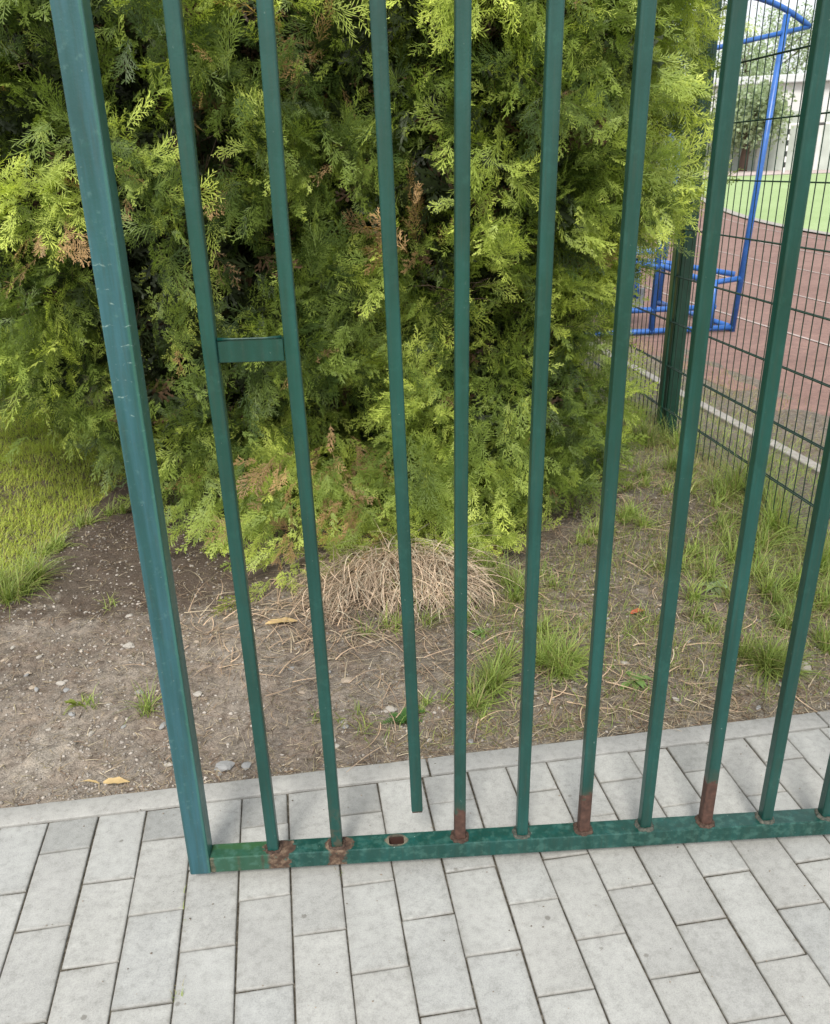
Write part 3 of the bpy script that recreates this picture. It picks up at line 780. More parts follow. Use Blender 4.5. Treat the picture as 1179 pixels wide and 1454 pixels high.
camp = np.array([0.276, -1.569, 1.342])
def conifer(name, cx, cy, H, prof, n_clump, per, seed, label, bottom, tone=0.0, back=.35, dead=.004, scale=1.0, spread=1.75, extra=0, browns=(), hang=()):
    r = np.random.default_rng(seed)
    root = empty(name, (cx, cy, 0), label=label, category='conifer')
    # --- clump centres on the crown surface, mostly the side that faces the path
    dirc = math.atan2(camp[1] - cy, camp[0] - cx)
    n_f = n_clump
    th = dirc + (r.random(n_f) * 2 - 1) * spread
    z = bottom(cx + np.cos(th)) + (H - bottom(cx + np.cos(th))) * r.random(n_f) ** 1.35
    nb = int(n_clump * back); th = np.concatenate([th, dirc + math.pi + (r.random(nb) * 2 - 1) * 1.4]); z = np.concatenate([z, .35 + (H - .35) * r.random(nb)])
    isb = np.concatenate([np.zeros(n_f, bool), np.ones(nb, bool)])
    if extra:
        th = np.concatenate([th, r.uniform(-1.3, .2, extra)]); z = np.concatenate([z, r.uniform(.95, 2.4, extra)]); isb = np.concatenate([isb, np.zeros(extra, bool)])
    R = prof(z)
    lump = .085 * vnoise(th * 2.3 + 7, z * 3.0, 1, seed) + .10 * vnoise(th * 6, z * 6.0, 1, seed + 1)
    Rr = R * (1 + lump) - .34 * r.random(len(z)) ** 1.6
    Pc = np.stack([np.cos(th) * Rr, np.sin(th) * Rr, z], 1)
    outv = np.stack([np.cos(th), np.sin(th), np.zeros_like(th)], 1)
    cd = norm(outv + np.stack([r.normal(0, .35, len(th)), r.normal(0, .35, len(th)), r.normal(.05, .60, len(th))], 1))
    cup = norm(r.normal(0, 1, (len(th), 3)) + outv * .6)                # normal of the clump's fan plane
    ctone = np.clip(r.normal(.40 + tone, .27, len(th)) + .36 * vnoise(th * 3 + 3, z * 3.5, 1, seed + 9), 0, 1)
    cdead = r.random(len(th)) < dead
    if len(hang):                   # drooping shoots round the foot of the crown
        hg = np.array(hang); hP = np.stack([hg[:, 0] - cx, hg[:, 1] - cy, hg[:, 2]], 1)
        ho = hP.copy(); ho[:, 2] = 0; ho = norm(ho); Pc = np.concatenate([Pc, hP]); outv = np.concatenate([outv, ho])
        cd = np.concatenate([cd, norm(ho * .35 + r.normal(0, .18, ho.shape) + np.array([0, 0, -1.0]))]); cup = np.concatenate([cup, norm(ho + r.normal(0, .4, ho.shape))])
        ctone = np.concatenate([ctone, r.uniform(.35, .8, len(hg))]); cdead = np.concatenate([cdead, r.random(len(hg)) < .12]); isb = np.concatenate([isb, np.zeros(len(hg), bool)]); th = np.concatenate([th, np.zeros(len(hg))])
    for (bpx, bpy_) in browns:      # the withered sprays the photograph shows
        W = Pc + np.array([cx, cy, 0]) - camp; dz = W @ np.array(fwd)
        u = 589.5 + 1176.8 * (W @ np.array(right)) / dz; v = 727 + 1176.8 * (W @ np.array(down)) / dz
        cost = np.hypot(u - bpx, v - bpy_) + np.linalg.norm(W, axis=1) * 160 + isb * 9e3 + (dz < 0) * 9e3
        cdead[np.argmin(cost)] = True
    # --- sprays
    k = per; idx = np.repeat(np.arange(len(th)), k); n = len(idx)
    side = norm(np.cross(cup[idx], cd[idx])); u = r.random(n)
    lat = r.normal(0, .060, n) * scale; lon = (-.26 + .34 * u); thick = r.normal(0, .034, n)
    P = Pc[idx] + cd[idx] * lon[:, None] + side * lat[:, None] + cup[idx] * thick[:, None]
    D = cd[idx] * .75 + side * (lat / .06)[:, None] * .55 + r.normal(0, .36, (n, 3)); D[:, 2] += r.normal(-.12, .30, n)
    Nn = cup[idx] * .9 + r.normal(0, .5, (n, 3)) + outv[idx] * .6
    Sc = r.uniform(.45, 1.15, n) * scale * np.where(isb[idx], 1.5, 1)
    keep = ~isb[idx] | (r.random(n) < .55)
    t = np.clip(ctone[idx] + r.normal(0, .13, n) + (u - .5) * .30, 0, 1)[:, None]
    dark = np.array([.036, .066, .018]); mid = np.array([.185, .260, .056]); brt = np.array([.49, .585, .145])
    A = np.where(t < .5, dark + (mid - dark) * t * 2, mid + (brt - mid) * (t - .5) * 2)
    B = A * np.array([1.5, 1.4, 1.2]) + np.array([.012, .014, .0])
    dd = (cdead[idx] & (r.random(n) < .55)) | (r.random(n) < .006)
    brown = np.array([.56, .36, .18]) * r.uniform(.35, 1.2, (n, 1)); A[dd] = brown[dd]; B[dd] = brown[dd] * 1.15
    keep &= ~(dd & (P[:, 0] + cx > 1.35))
    P, D, Nn, Sc, A, B = [q[keep] for q in (P, D, Nn, Sc, A, B)]
    hi = P[:, 2] > .02
    P, D, Nn, Sc, A, B = [q[hi] for q in (P, D, Nn, Sc, A, B)]
    wx, wy = P[:, 0] + cx, P[:, 1] + cy
    P[:, 2] = np.maximum(P[:, 2], .07); D[:, 2] = np.where(P[:, 2] < .16, np.maximum(D[:, 2], -.25), D[:, 2])
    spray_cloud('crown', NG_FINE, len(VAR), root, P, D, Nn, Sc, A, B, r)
    # --- coarser sprays deeper in, shade of the gaps put into their near-black colour
    n = int(n_clump * 26); th = r.random(n) * 2 * math.pi; bz = bottom(cx + np.cos(th)); z = bz + .08 + (H - bz - .1) * r.random(n)
    Rr = prof(z) * (1 - .50 * r.random(n) ** .8) - .22
    P = np.stack([np.cos(th) * Rr, np.sin(th) * Rr, z], 1); ov = np.stack([np.cos(th), np.sin(th), r.normal(0, .4, n)], 1)
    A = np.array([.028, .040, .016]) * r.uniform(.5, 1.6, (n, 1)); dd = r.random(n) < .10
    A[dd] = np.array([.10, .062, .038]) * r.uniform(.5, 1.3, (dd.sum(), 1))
    P[:, 2] = np.maximum(P[:, 2], .1)
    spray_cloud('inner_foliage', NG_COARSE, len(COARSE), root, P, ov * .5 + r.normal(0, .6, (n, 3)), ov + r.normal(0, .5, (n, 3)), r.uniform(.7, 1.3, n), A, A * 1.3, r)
    # --- trunk and limbs
    bm = bmesh.new(); add_tube(bm, [(0, 0, -.05), (.01, .0, .5), (-.01, .02, 1.4), (0, 0, H * .93)], [.085, .07, .05, .012], 10)
    tr = bm_obj('trunk', bm, M_bark, root, True)
    bm = bmesh.new(); rr = random.Random(seed)
    for i in range(150):
        a = rr.uniform(0, 6.283); zz = rr.uniform(.05, H * .85); zz = max(zz, float(bottom(np.array(cx + math.cos(a)))) + .22); Rz = float(prof(np.array(min(H - .05, zz + .15)))) * rr.uniform(.72, .93)
        p = Vector((0, 0, zz)); e = Vector((math.cos(a) * Rz, math.sin(a) * Rz, zz + rr.uniform(0, .35)))
        mid_ = p.lerp(e, .5) + Vector((rr.uniform(-.05, .05), rr.uniform(-.05, .05), -.05))
        r0 = rr.uniform(.006, .014)
        add_tube(bm, [p, mid_, e], [r0, r0 * .65, r0 * .25], 5, False)
        for q in range(5):
            b0 = mid_.lerp(e, rr.uniform(.2, .95)); dv = ((e - p).normalized() + Vector((rr.uniform(-.8, .8), rr.uniform(-.8, .8), rr.uniform(-.5, .7)))).normalized()
            b1 = b0 + dv * rr.uniform(.05, .12); b2 = b1 + (dv + Vector((rr.uniform(-.6, .6), rr.uniform(-.6, .6), rr.uniform(-.6, .3)))).normalized() * rr.uniform(.04, .1)
            add_tube(bm, [b0, b1, b2], [.0022, .0016, .0008], 4, False)
    fo = bm_obj('limbs', bm, M_bark, root, True); fo['kind'] = 'stuff'
    return root

def prof_A(z):
    z = np.asarray(z, float)
    return 1.34 * (.95 + .05 * smooth(.1, .5, z)) * (1 - .55 * smooth(1.9, 3.1, z))
def prof_B(z):
    z = np.asarray(z, float)
    return (.545 + .25 * smooth(.95, 1.30, z)) * (1 - .6 * smooth(2.1, 3.3, z))
bot_A = lambda x: .10 + .16 * smooth(.22, .05, x) + .42 * smooth(-.15, -.55, x)
bot_B = lambda x: .10 + .1 * smooth(.9, 1.4, x)
HANG_A = [(.22, 1.03, .10), (.24, 1.05, .22), (.20, 1.10, .30), (.02, 1.22, .22), (-.05, 1.28, .28), (-.14, 1.35, .30), (.33, 1.10, .16), (.42, 1.08, .14), (.50, 1.10, .18), (.38, 1.12, .30), (.12, 1.18, .26)]
HANG_B = [(.60, 1.08, .14), (.68, 1.05, .16), (.76, 1.06, .13), (.84, 1.05, .15), (.92, 1.08, .16), (1.0, 1.12, .18), (1.08, 1.16, .24), (.72, 1.04, .28), (.88, 1.05, .28), (1.18, 1.2, .3), (.56, 1.10, .28)]
conifer('conifer', -.10, 2.48, 3.0, prof_A, 560, 34, 3, 'broad conifer filling the left half of the picture, lawn showing under its left side', bot_A,
        browns=((95, 350), (415, 70), (470, 110), (500, 640), (530, 700), (545, 760)), hang=HANG_A)
conifer('conifer', .98, 1.74, 3.1, prof_B, 430, 34, 5, 'narrower conifer beside the wire fence, its foliage touching the fence post', bot_B, tone=.03, spread=2.1, extra=130,
        browns=((600, 320), (575, 310)), hang=HANG_B)
conifer('conifer', -1.75, 4.1, 2.9, lambda z: .9 * (1 - .55 * smooth(2.1, 3.1, np.asarray(z, float))), 120, 22, 8, 'third conifer further back at the left edge, mostly hidden behind the broad one', lambda x: .3 + 0 * x, tone=.1)

# ------------------------------------------------------------------ litter, gravel, stones, grass
def strips(n, P, ang, L, W, seg, lift, cols, r, tilt=None, curl=1.0):
    """flat tapering strips lying on or rising from the ground. P (n,3)"""
    Vs = np.zeros((n, (seg + 1) * 2, 3)); dirx, diry = np.cos(ang), np.sin(ang)
    cur = r.normal(0, curl, n)
    x = P[:, 0].copy(); y = P[:, 1].copy(); z = P[:, 2].copy(); a = ang.copy()
    t0 = tilt if tilt is not None else np.zeros(n)
    for k in range(seg + 1):
        wk = W * (1 - k / seg * .85) * .5; px, py = -np.sin(a), np.cos(a)
        Vs[:, 2 * k, 0] = x - px * wk; Vs[:, 2 * k, 1] = y - py * wk; Vs[:, 2 * k, 2] = z
        Vs[:, 2 * k + 1, 0] = x + px * wk; Vs[:, 2 * k + 1, 1] = y + py * wk; Vs[:, 2 * k + 1, 2] = z + wk * .4
        tl = t0 - lift * k / seg
        st = L / seg; x = x + np.cos(a) * np.cos(tl) * st; y = y + np.sin(a) * np.cos(tl) * st; z = z + np.sin(tl) * st
        a = a + cur / seg
    F = []
    base = np.arange(n)[:, None] * (seg + 1) * 2
    for k in range(seg):
        F.append(np.stack([base[:, 0] + 2 * k, base[:, 0] + 2 * k + 1, base[:, 0] + 2 * k + 3, base[:, 0] + 2 * k + 2], 1))
    V = Vs.reshape(-1, 3); cc = np.repeat(cols, (seg + 1) * 2, axis=0)
    return V, np.concatenate(F), cc

r = np.random.default_rng(21)
def scatter(n, x0, x1, y0, y1): return r.uniform(x0, x1, n), r.uniform(y0, y1, n)
# conifer litter and dry stalks over the soil
n = 52000
x = r.uniform(-1.6, 2.1, n); y = .065 + 2.5 * r.random(n) ** 1.25
dens = .35 + .5 * (vnoise(x, y, 2.5, 31) * .5 + .5) + .5 * smooth(.2, .5, x) * smooth(2.5, .2, x) - .25 * smooth(0, -.6, x)
k = r.random(n) < dens; x, y = x[k], y[k]; n = len(x)
z = soil_z(x, y) + .002 + r.random(n) * .007
pal = np.array([[.36, .28, .19], [.46, .37, .25], [.25, .165, .11], [.12, .085, .06], [.52, .44, .32], [.28, .24, .15]])
cols = pal[r.integers(0, 6, n)] * r.uniform(.6, 1.15, (n, 1))
V, F, Cc = strips(n, np.stack([x, y, z], 1), r.uniform(0, 6.28, n), r.uniform(.008, .05, n) * (1 + .6 * smooth(.3, .9, x)), r.uniform(.0010, .0026, n), 2, .25, cols, r, r.normal(.05, .2, n), 1.2)
V[:, 1] = np.maximum(V[:, 1], np.repeat(.064 - .05 * r.random(n) ** 5, 6)); V[:, 2] = np.maximum(V[:, 2], np.maximum(soil_z(V[:, 0], V[:, 1]) + .001, np.where(V[:, 1] < .062, .002, -1)))
o = mesh_np('needle_litter', V, F, M_litter, None, Cc); tag(o, kind='stuff', label='brown conifer litter and dry stalks on the soil')
# loose straw strands, longer
n = 1320
x = np.concatenate([r.normal(.27, .20, 420), r.uniform(.4, 2.0, 900)]); y = np.concatenate([r.normal(.76, .17, 420), r.uniform(.1, 1.6, 900)])
y = np.maximum(y, .12); z = soil_z(x, y) + .006 + r.random(n) * .014
cols = np.array([.58, .42, .29]) * r.uniform(.4, 1.2, (n, 1)); cols[::4] *= [1.05, 1.2, 1.25]
V, F, Cc = strips(n, np.stack([x, y, z], 1), r.uniform(0, 6.28, n), r.uniform(.05, .18, n), r.uniform(.0018, .0040, n), 5, .5, cols, r, r.normal(.12, .15, n), 1.0)
V[:, 2] = np.maximum(V[:, 2], soil_z(V[:, 0], V[:, 1]) + .002)
o = mesh_np('loose_straw', V, F, M_litter, None, Cc); tag(o, kind='stuff', label='tan dry straw strands tangled on the soil')

# grit: small irregular stones
def stone_shape(seed, sub=1):
    bm = bmesh.new(); bmesh.ops.create_icosphere(bm, subdivisions=sub, radius=1)
    rr = random.Random(seed); o3 = Vector((rr.random() * 50, rr.random() * 50, 0)); sx, sy, sz = rr.uniform(.8, 1.2), rr.uniform(.6, .9), rr.uniform(.35, .6)
    for v in bm.verts:
        k = 1 + .35 * mnoise.noise(v.co * 1.3 + o3) + .12 * mnoise.noise(v.co * 4 + o3); v.co = Vector((v.co.x * sx * k, v.co.y * sy * k, v.co.z * sz * k))
    V = np.array([v.co[:] for v in bm.verts]); F = np.array([[v.index for v in f.verts] for f in bm.faces]); bm.free(); return V, F
shp = [stone_shape(i) for i in range(6)]
n = 22000; x = r.uniform(-1.5, 1.95, n); y = .075 + 1.6 * r.random(n) ** 1.4
dn = .45 + .5 * vnoise(x, y, 4, 41) + .35 * smooth(.3, -.3, x); kk = r.random(n) < dn; x, y = x[kk], y[kk]; n = len(x)
sz = .0015 + .0056 * r.random(n) ** 3.2; Vs, Fs, Cs, off = [], [], [], 0
for j in range(n):
    V, F = shp[j % 6]; a = r.uniform(0, 6.28); ca, sa = math.cos(a), math.sin(a)
    W = V * sz[j]; W = np.stack([W[:, 0] * ca - W[:, 1] * sa, W[:, 0] * sa + W[:, 1] * ca, W[:, 2]], 1) + [x[j], y[j], float(soil_z(x[j], y[j])) + sz[j] * .2]
    c = np.array([.36, .325, .29]) * r.uniform(.45, 1.25); Vs.append(W); Fs.append(F + off); Cs.append(np.tile(c, (len(V), 1))); off += len(V)
o = mesh_np('grit', np.concatenate(Vs), np.concatenate(Fs), M_stone, None, np.concatenate(Cs)); tag(o, kind='stuff', label='small pale grit scattered in the soil')

def stone_mat(name, c):
    g = N(name); cc = g.coord(); n1 = g.noise(cc, 60, 5, .7); n2 = g.noise(cc, 400, 3)
    b = g.ramp(n1, [(.3, tuple(v * .75 for v in c)), (.7, tuple(min(1, v * 1.2) for v in c))]); g.col(b).set(rough=.85, spec=.3); g.bump(n2, .5, .002); return g.m
M_st = [stone_mat('pale_stone', (.42, .39, .35)), stone_mat('grey_stone', (.30, .30, .30)), stone_mat('tan_stone', (.40, .33, .26))]
shp2 = [stone_shape(20 + i, 2) for i in range(6)]
stone_me = []
for i in range(6):
    for mm in M_st:
        me = bpy.data.meshes.new('stone'); V, F = shp2[i]; me.from_pydata([tuple(v) for v in V], [], [tuple(int(a) for a in f) for f in F])
        me.polygons.foreach_set('use_smooth', [False] * len(F)); me.materials.append(mm); stone_me.append(me)
BAR_PX = [(97, 284), (244, 388), (377, 478), (537, 592), (656, 653), (786, 741), (916, 827), (1044, 914), (1169, 1000), (1300, 1085)]
ORD = ['broad post', 'first bar', 'second bar', 'loose third bar', 'fourth bar', 'fifth bar', 'sixth bar', 'seventh bar', 'eighth bar', 'ninth bar']
def stone_label(x, y, s, mi):
    wv = np.array([x, y, float(soil_z(x, y))]) - camp; dz = wv @ np.array(fwd)
    u = 589.5 + 1176.8 * (wv @ np.array(right)) / dz; v = 727 + 1176.8 * (wv @ np.array(down)) / dz
    bx = [a + (b - a) * v / 1185 for a, b in BAR_PX]
    k = sum(u > q for q in bx)
    where = ('at the left picture edge' if u < 75 else 'some way left of the broad post' if bx[0] - u > 75 else 'just left of the broad post') if k == 0 else 'right of the ninth bar' if k == 10 else 'between %s and %s' % (ORD[k - 1], ORD[k])
    row = 'close to the kerb' if y < .2 else 'a hand from the kerb' if y < .4 else 'half way to the conifers' if y < .65 else 'back towards the conifers'
    return '%s %s stone %s, %s' % ('larger' if s > .0095 else 'small', ['pale', 'grey', 'tan'][mi % 3], where, row)
USED = set()
def stone(x, y, s, mi, label=None, rz=None):
    lb = label or stone_label(x, y, s, mi)
    if lb in USED: return
    USED.add(lb)
    o = bpy.data.objects.new('stone', stone_me[mi]); C.objects.link(o)
    o.location = (x, y, float(soil_z(x, y)) + s * .22); o.scale = (s, s, s); o.rotation_euler = (0, 0, r.uniform(0, 6.28) if rz is None else rz)
    tag(o, lb, 'stone', 'stones on the bare soil'); return o
special = [(-.26, .68, .017, 0, 'pale angular stone on the soil just left of the broad gate post'),
           (-.29, .88, .011, 0, 'small white stone on the soil beyond the pale angular one, left of the post'),
           (.045, .125, .022, 1, 'flat grey stone against the kerb between the first two gate bars'),
           (.10, .12, .014, 1, 'smaller grey stone touching the flat one at the kerb'),
           (.37, .40, .016, 2, 'pale pinkish stone in the dry litter right of the second bar'),
           (.475, .265, .017, 0, 'pale stone above the feathery green weed'),
           (1.65, .24, .026, 0, 'large pale stone near the kerb at the far right'),
           (1.16, .34, .012, 0, 'round pale pebble right of the sixth bar beside the small weed'),
           (.98, .25, .010, 0, 'small round pebble between the fourth and fifth bars')]
for a in special: stone(*a[:4], label=a[4])
fixed = [(-.5, .53), (-.4, .49), (-.46, .62), (-.09, .15), (-.04, .42), (-.15, .17), (.31, .17), (-.68, 1.3), (-.63, .88), (-.42, .52), (-.48, .5), (-.35, .40), (-.2, .45), (-.3, .3), (-.12, .3)]
for i in range(110):
    if i < len(fixed): xx, yy = fixed[i]; s = r.uniform(.009, .014)
    else: xx, yy = r.uniform(-1.0, 1.7), .10 + .9 * r.random() ** 1.3; s = r.uniform(.006, .011)
    stone(xx, yy, s, int(r.integers(0, 18)))

# grass
def inpoly(x, y, poly):
    ins = np.zeros(len(x), bool); j = len(poly) - 1
    for i in range(len(poly)):
        xi, yi = poly[i]; xj, yj = poly[j]
        c = ((yi > y) != (yj > y)) & (x < (xj - xi) * (y - yi) / (yj - yi + 1e-12) + xi); ins ^= c; j = i
    return ins
def blades(name, x, y, L, Wd, cols, lean=.5, seg=3, label='', spreadc=None, zoff=0.0, zf=soil_z):
    n = len(x); z = zf(x, y) - .003 + zoff
    ang = r.uniform(0, 6.28, n) if spreadc is None else np.arctan2(y - spreadc[1], x - spreadc[0]) + r.normal(0, .5, n)
    V, F, Cc = strips(n, np.stack([x, y, z], 1), ang, L, Wd, seg, 1.1, cols, r, np.clip(r.normal(1.3 - lean * .3, .3 * lean + .1, n), .2, 1.6), .7)
    V[:, 2] = np.maximum(V[:, 2], zf(V[:, 0], V[:, 1]) - .003)
    o = mesh_np(name, V, F, M_grass, None, Cc); tag(o, kind='stuff', label=label); return o
gA = np.array([.16, .25, .06]); gB = np.array([.42, .50, .14]); gD = np.array([.36, .31, .15])
def gcols(n, dry=.12, bright=.5):
    t = np.clip(r.normal(bright, .25, (n, 1)), 0, 1); c = gA * (1 - t) + gB * t; d = r.random(n) < dry; c[d] = gD * r.uniform(.6, 1.2, (d.sum(), 1)); return c
# lawn on the left
n = 105000; x = np.concatenate([r.uniform(-2.8, -.1, 45000), r.uniform(-1.7, -.4, 60000)]); y = np.concatenate([r.uniform(2.5, 6.4, 45000), r.uniform(.9, 3.6, 60000)])
edge = inpoly(x, y, [(-3, .80), (-.78, .95), (-.68, 1.2), (-.64, 1.62), (-.56, 2.0), (-.46, 2.3), (-.1, 3.0), (-.1, 7), (-3, 7)])
kk = edge & (r.random(n) < .85 + .4 * vnoise(x, y, 5, 51)); x, y = x[kk], y[kk]
def far_soil(x, y): return np.where(y < 4.5, soil_z(x, np.minimum(y, 4.5)), -.03)
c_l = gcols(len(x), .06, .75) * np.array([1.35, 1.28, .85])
blades('lawn_grass', x, y, r.uniform(.02, .06, len(x)), r.uniform(.0018, .0034, len(x)), c_l, .9, 3, 'sunlit short lawn grass at the left', zf=far_soil)
# tufts: x, y, radius, count, length
tufts = [(.74, .33, .10, 420, .11), (.93, .36, .11, 460, .12), (.97, .50, .06, 120, .09), (.96, .76, .06, 170, .12), (.98, .88, .05, 120, .11), (1.52, .31, .10, 420, .12), (1.56, .24, .06, 160, .10),
         (1.86, .74, .17, 520, .14), (1.75, .60, .10, 200, .10), (1.58, .82, .10, 260, .10), (1.33, 1.13, .09, 200, .07), (1.5, 1.23, .1, 240, .08), (1.93, 1.9, .14, 420, .14), (1.86, 1.6, .13, 300, .10), (1.9, 1.25, .14, 360, .10),
         (2.05, 1.24, .08, 300, .24), (2.02, 1.0, .08, 260, .22), (2.03, .75, .08, 220, .22), (1.95, .45, .12, 340, .12), (1.75, .3, .1, 260, .1), (2.0, 1.75, .06, 150, .16), (1.8, .95, .12, 260, .09), (1.7, 1.4, .12, 220, .07),
         (-.75, 1.10, .14, 520, .13), (-.88, .95, .12, 400, .12), (-.62, 1.4, .08, 160, .09), (-.52, 1.72, .10, 200, .08), (-.35, 1.85, .09, 120, .07), (-.19, .38, .03, 40, .09), (-.32, .40, .03, 26, .05), (-.36, .98, .03, 20, .05),
         (1.95, 2.3, .14, 300, .14), (.83, .95, .05, 90, .12), (.55, .72, .07, 70, .10), (.72, .66, .06, 70, .10), (.48, .60, .08, 60, .07), (1.15, .85, .05, 60, .06), (.60, .25, .12, 90, .05), (.40, .22, .10, 60, .05), (1.3, .55, .10, 80, .05), (1.1, .5, .1, 60, .06), (1.45, .55, .12, 140, .06), (1.2, 1.5, .1, 90, .08)]
X, Y, LL, CC, WW = [], [], [], [], []
for (tx, ty, rad, cnt, ln) in tufts:
    cnt = int(cnt * 1.2); ln *= 1.25
    nsub = max(2, int(rad / .022)); cxs = r.normal(0, rad * .55, (nsub, 2))
    which = r.integers(0, nsub, cnt)
    X.append(tx + cxs[which, 0] + r.normal(0, .010, cnt)); Y.append(np.maximum(.085, ty + cxs[which, 1] + r.normal(0, .010, cnt)))
    LL.append(ln * r.uniform(.4, 1.1, cnt)); CC.append(gcols(cnt, .16, .55) * r.uniform(.75, 1.2)); WW.append(r.uniform(.0022, .0048, cnt))
blades('grass_tufts', np.concatenate(X), np.concatenate(Y), np.concatenate(LL), np.concatenate(WW), np.concatenate(CC), 1.0, 4, 'green grass tufts growing through the soil')
# sparse thin cover on the right half
n = 95000; x = r.uniform(.4, 2.1, n); y = r.uniform(.1, 2.6, n); kk = r.random(n) < np.clip(.10 + .55 * vnoise(x, y, 3.3, 61) + .35 * smooth(1.2, 2.0, x), 0, 1); x, y = x[kk], y[kk]
blades('thin_grass', x, y, r.uniform(.02, .06, len(x)), r.uniform(.0016, .0034, len(x)), gcols(len(x), .5, .5), 1.4, 3, 'thin patchy grass and dry stems by the fence')
# dry yellow fringe under the fence
n = 2600; t = r.uniform(-.6, 2.6, n); x = FX + t * math.sin(FA) + r.normal(-.02, .06, n); y = t
cols = np.array([.40, .34, .17]) * r.uniform(.6, 1.2, (n, 1)); g_ = r.random(n) < .3; cols[g_] = gcols(g_.sum(), .1)
blades('dry_grass_fringe', x, y, r.uniform(.04, .12, n), r.uniform(.0014, .0028, n), cols, 1.0, 4, 'dry yellow grass along the foot of the wire fence')
# verge beyond the fence
n = 26000; x = r.uniform(2.05, 3.5, n); y = r.uniform(.0, 7.5, n)
kk = (np.abs(x - 2.69) > .028) & (r.random(n) < np.where(x < 2.65, .8, .75 - .75 * smooth(2.8, 3.45, x + .15 * vnoise(x, y, 3, 71)))); x, y = x[kk], y[kk]
def verge_z(x, y): return np.where(x < 2.7, soil_z(np.minimum(x, 2.7), np.minimum(y, 4.5)), -.012)
yel = smooth(2.7, 3.1, x)[:, None]
cols = gcols(len(x), .2, .6) * (1 - yel) + np.array([.34, .30, .14]) * yel * r.uniform(.7, 1.2, (len(x), 1))
blades('verge_grass', x, y, r.uniform(.02, .07, len(x)), r.uniform(.002, .004, len(x)), cols, 1.0, 3, 'green and yellow verge grass between fence and track', zf=verge_z)
verge = grid_mesh('verge_soil', np.arange(2.70, 3.56, .03), np.arange(-2, 12, .06), lambda X, Y: -.016 + .012 * vnoise(X, Y, 6, 77) * (1 - smooth(3.3, 3.5, X)) - .012 * smooth(3.3, 3.5, X), M_soil)

# dead grass mound
n = 2300
subs = np.array([(.40, .98, -2.6, .8), (.47, 1.03, -2.2, .9), (.54, 1.06, -1.9, 1.0), (.60, 1.05, -1.6, 1.1), (.66, 1.05, -1.5, 1.1), (.72, 1.02, -1.3, 1.05), (.76, .98, -1.25, .85), (.79, .93, -1.2, .6), (.56, .92, -1.5, .8), (.69, .90, -1.2, .8), (.36, .86, 2.9, .5)])
w_ = r.integers(0, len(subs), n); sb = subs[w_]
x = sb[:, 0] + r.normal(0, .035, n); y = sb[:, 1] - .08 + r.normal(0, .05, n)
ang = sb[:, 2] + r.normal(0, .5, n); loose = r.random(n) < .25; ang[loose] = r.uniform(0, 6.283, loose.sum())
cols = np.array([.70, .54, .40]) * (r.uniform(.3, 1.0, (n, 1)) + .45 * (r.random((n, 1)) < .25)); cols[::5] *= [.95, 1.1, 1.15]
z = soil_z(x, y) + .015 + .06 * r.random(n) * sb[:, 3]
L_ = r.uniform(.08, .30, n) * sb[:, 3]; NS = 10
V, F, Cc = strips(n, np.stack([x, y, z], 1), ang, L_, r.uniform(.0022, .0046, n), NS, 1.5, cols, r, r.normal(.40, .35, n), .8)
lift_i = np.repeat(r.random(n) ** 1.5, (NS + 1) * 2)
hd = np.hypot((V[:, 0] - .61) / 1.25, (V[:, 1] - .84)); dome = .05 * np.clip(1 - (hd / .34) ** 2, 0, 1)
V[:, 2] = np.maximum(V[:, 2], soil_z(V[:, 0], V[:, 1]) + .003 + dome * (.25 + .75 * lift_i))
o = mesh_np('dead_grass_mound', V, F, M_litter, None, Cc)
tag(o, 'mound of dead tan grass hanging at the foot of the conifer', 'dead grass')

# feathery green weed
def frond_weed(name, x, y, nl, L, label, col, seed):
    rr = random.Random(seed); V, F, T = [], [], []
    for i in range(nl):
        a = rr.uniform(0, 6.283); el = rr.uniform(.35, 1.1); l = L * rr.uniform(.6, 1.1)
        d = np.array([math.cos(a) * math.cos(el), math.sin(a) * math.cos(el), math.sin(el)]); p = np.zeros(3); pr = p
        side = np.array([-math.sin(a), math.cos(a), 0])
        for k in range(9):
            t = (k + 1) / 9; q = d * l * t - np.array([0, 0, l * .45 * t * t]); kite(V, F, T, pr, q, .0012, t, t); pr = q
            for s in (-1, 1):
                e = q + (side * s * .8 + d * .5) * l * .24 * (1 - t * .7) * rr.uniform(.8, 1.2); kite(V, F, T, q, e, .0022, t, t)
                for u in (.4, .7): 
                    m_ = q + (e - q) * u; kite(V, F, T, m_, m_ + (d * .8 + side * s * .1 + np.array([0, 0, rr.uniform(-.2, .2)])) * l * .07, .0015, t, t)
    V = np.array(V); T = np.array(T); o = mesh_np(name, V, np.array(F), M_grass, None, np.array(col) * (0.8 + .5 * T[:, None]))
    o.location = (x, y, float(soil_z(x, y))); tag(o, label, 'weed'); return o
frond_weed('feathery_weed', .50, .215, 16, .085, 'feathery bright green weed near the kerb behind the broken bar', (.07, .17, .04), 4)
frond_weed('feathery_weed', -.36, .42, 7, .05, 'tiny yellow green sprig on the bare soil far left of the post', (.22, .27, .05), 9)
def leaf_mesh(bm, base, d, L, W, droop, up=Vector((0, 0, 1))):
    d = d.normalized(); s = d.cross(up).normalized(); prev = None
    for k in range(6):
        t = k / 5; w = W * math.sin(math.pi * min(1, t * .85 + .12)) * (1.15 if k % 2 else .8); c = base + d * L * t + Vector((0, 0, -droop * L * t * t))
        row = [bm.verts.new(c - s * w + Vector((0, 0, w * .4))), bm.verts.new(c), bm.verts.new(c + s * w + Vector((0, 0, w * .4)))]
        if prev:
            for j in range(2): bm.faces.new((prev[j], prev[j + 1], row[j + 1], row[j]))
        prev = row
M_leaf = plain('weed_leaf', (.12, .20, .05), .5, nscale=50)
M_leafp = plain('pale_weed_leaf', (.22, .29, .15), .6, nscale=50)
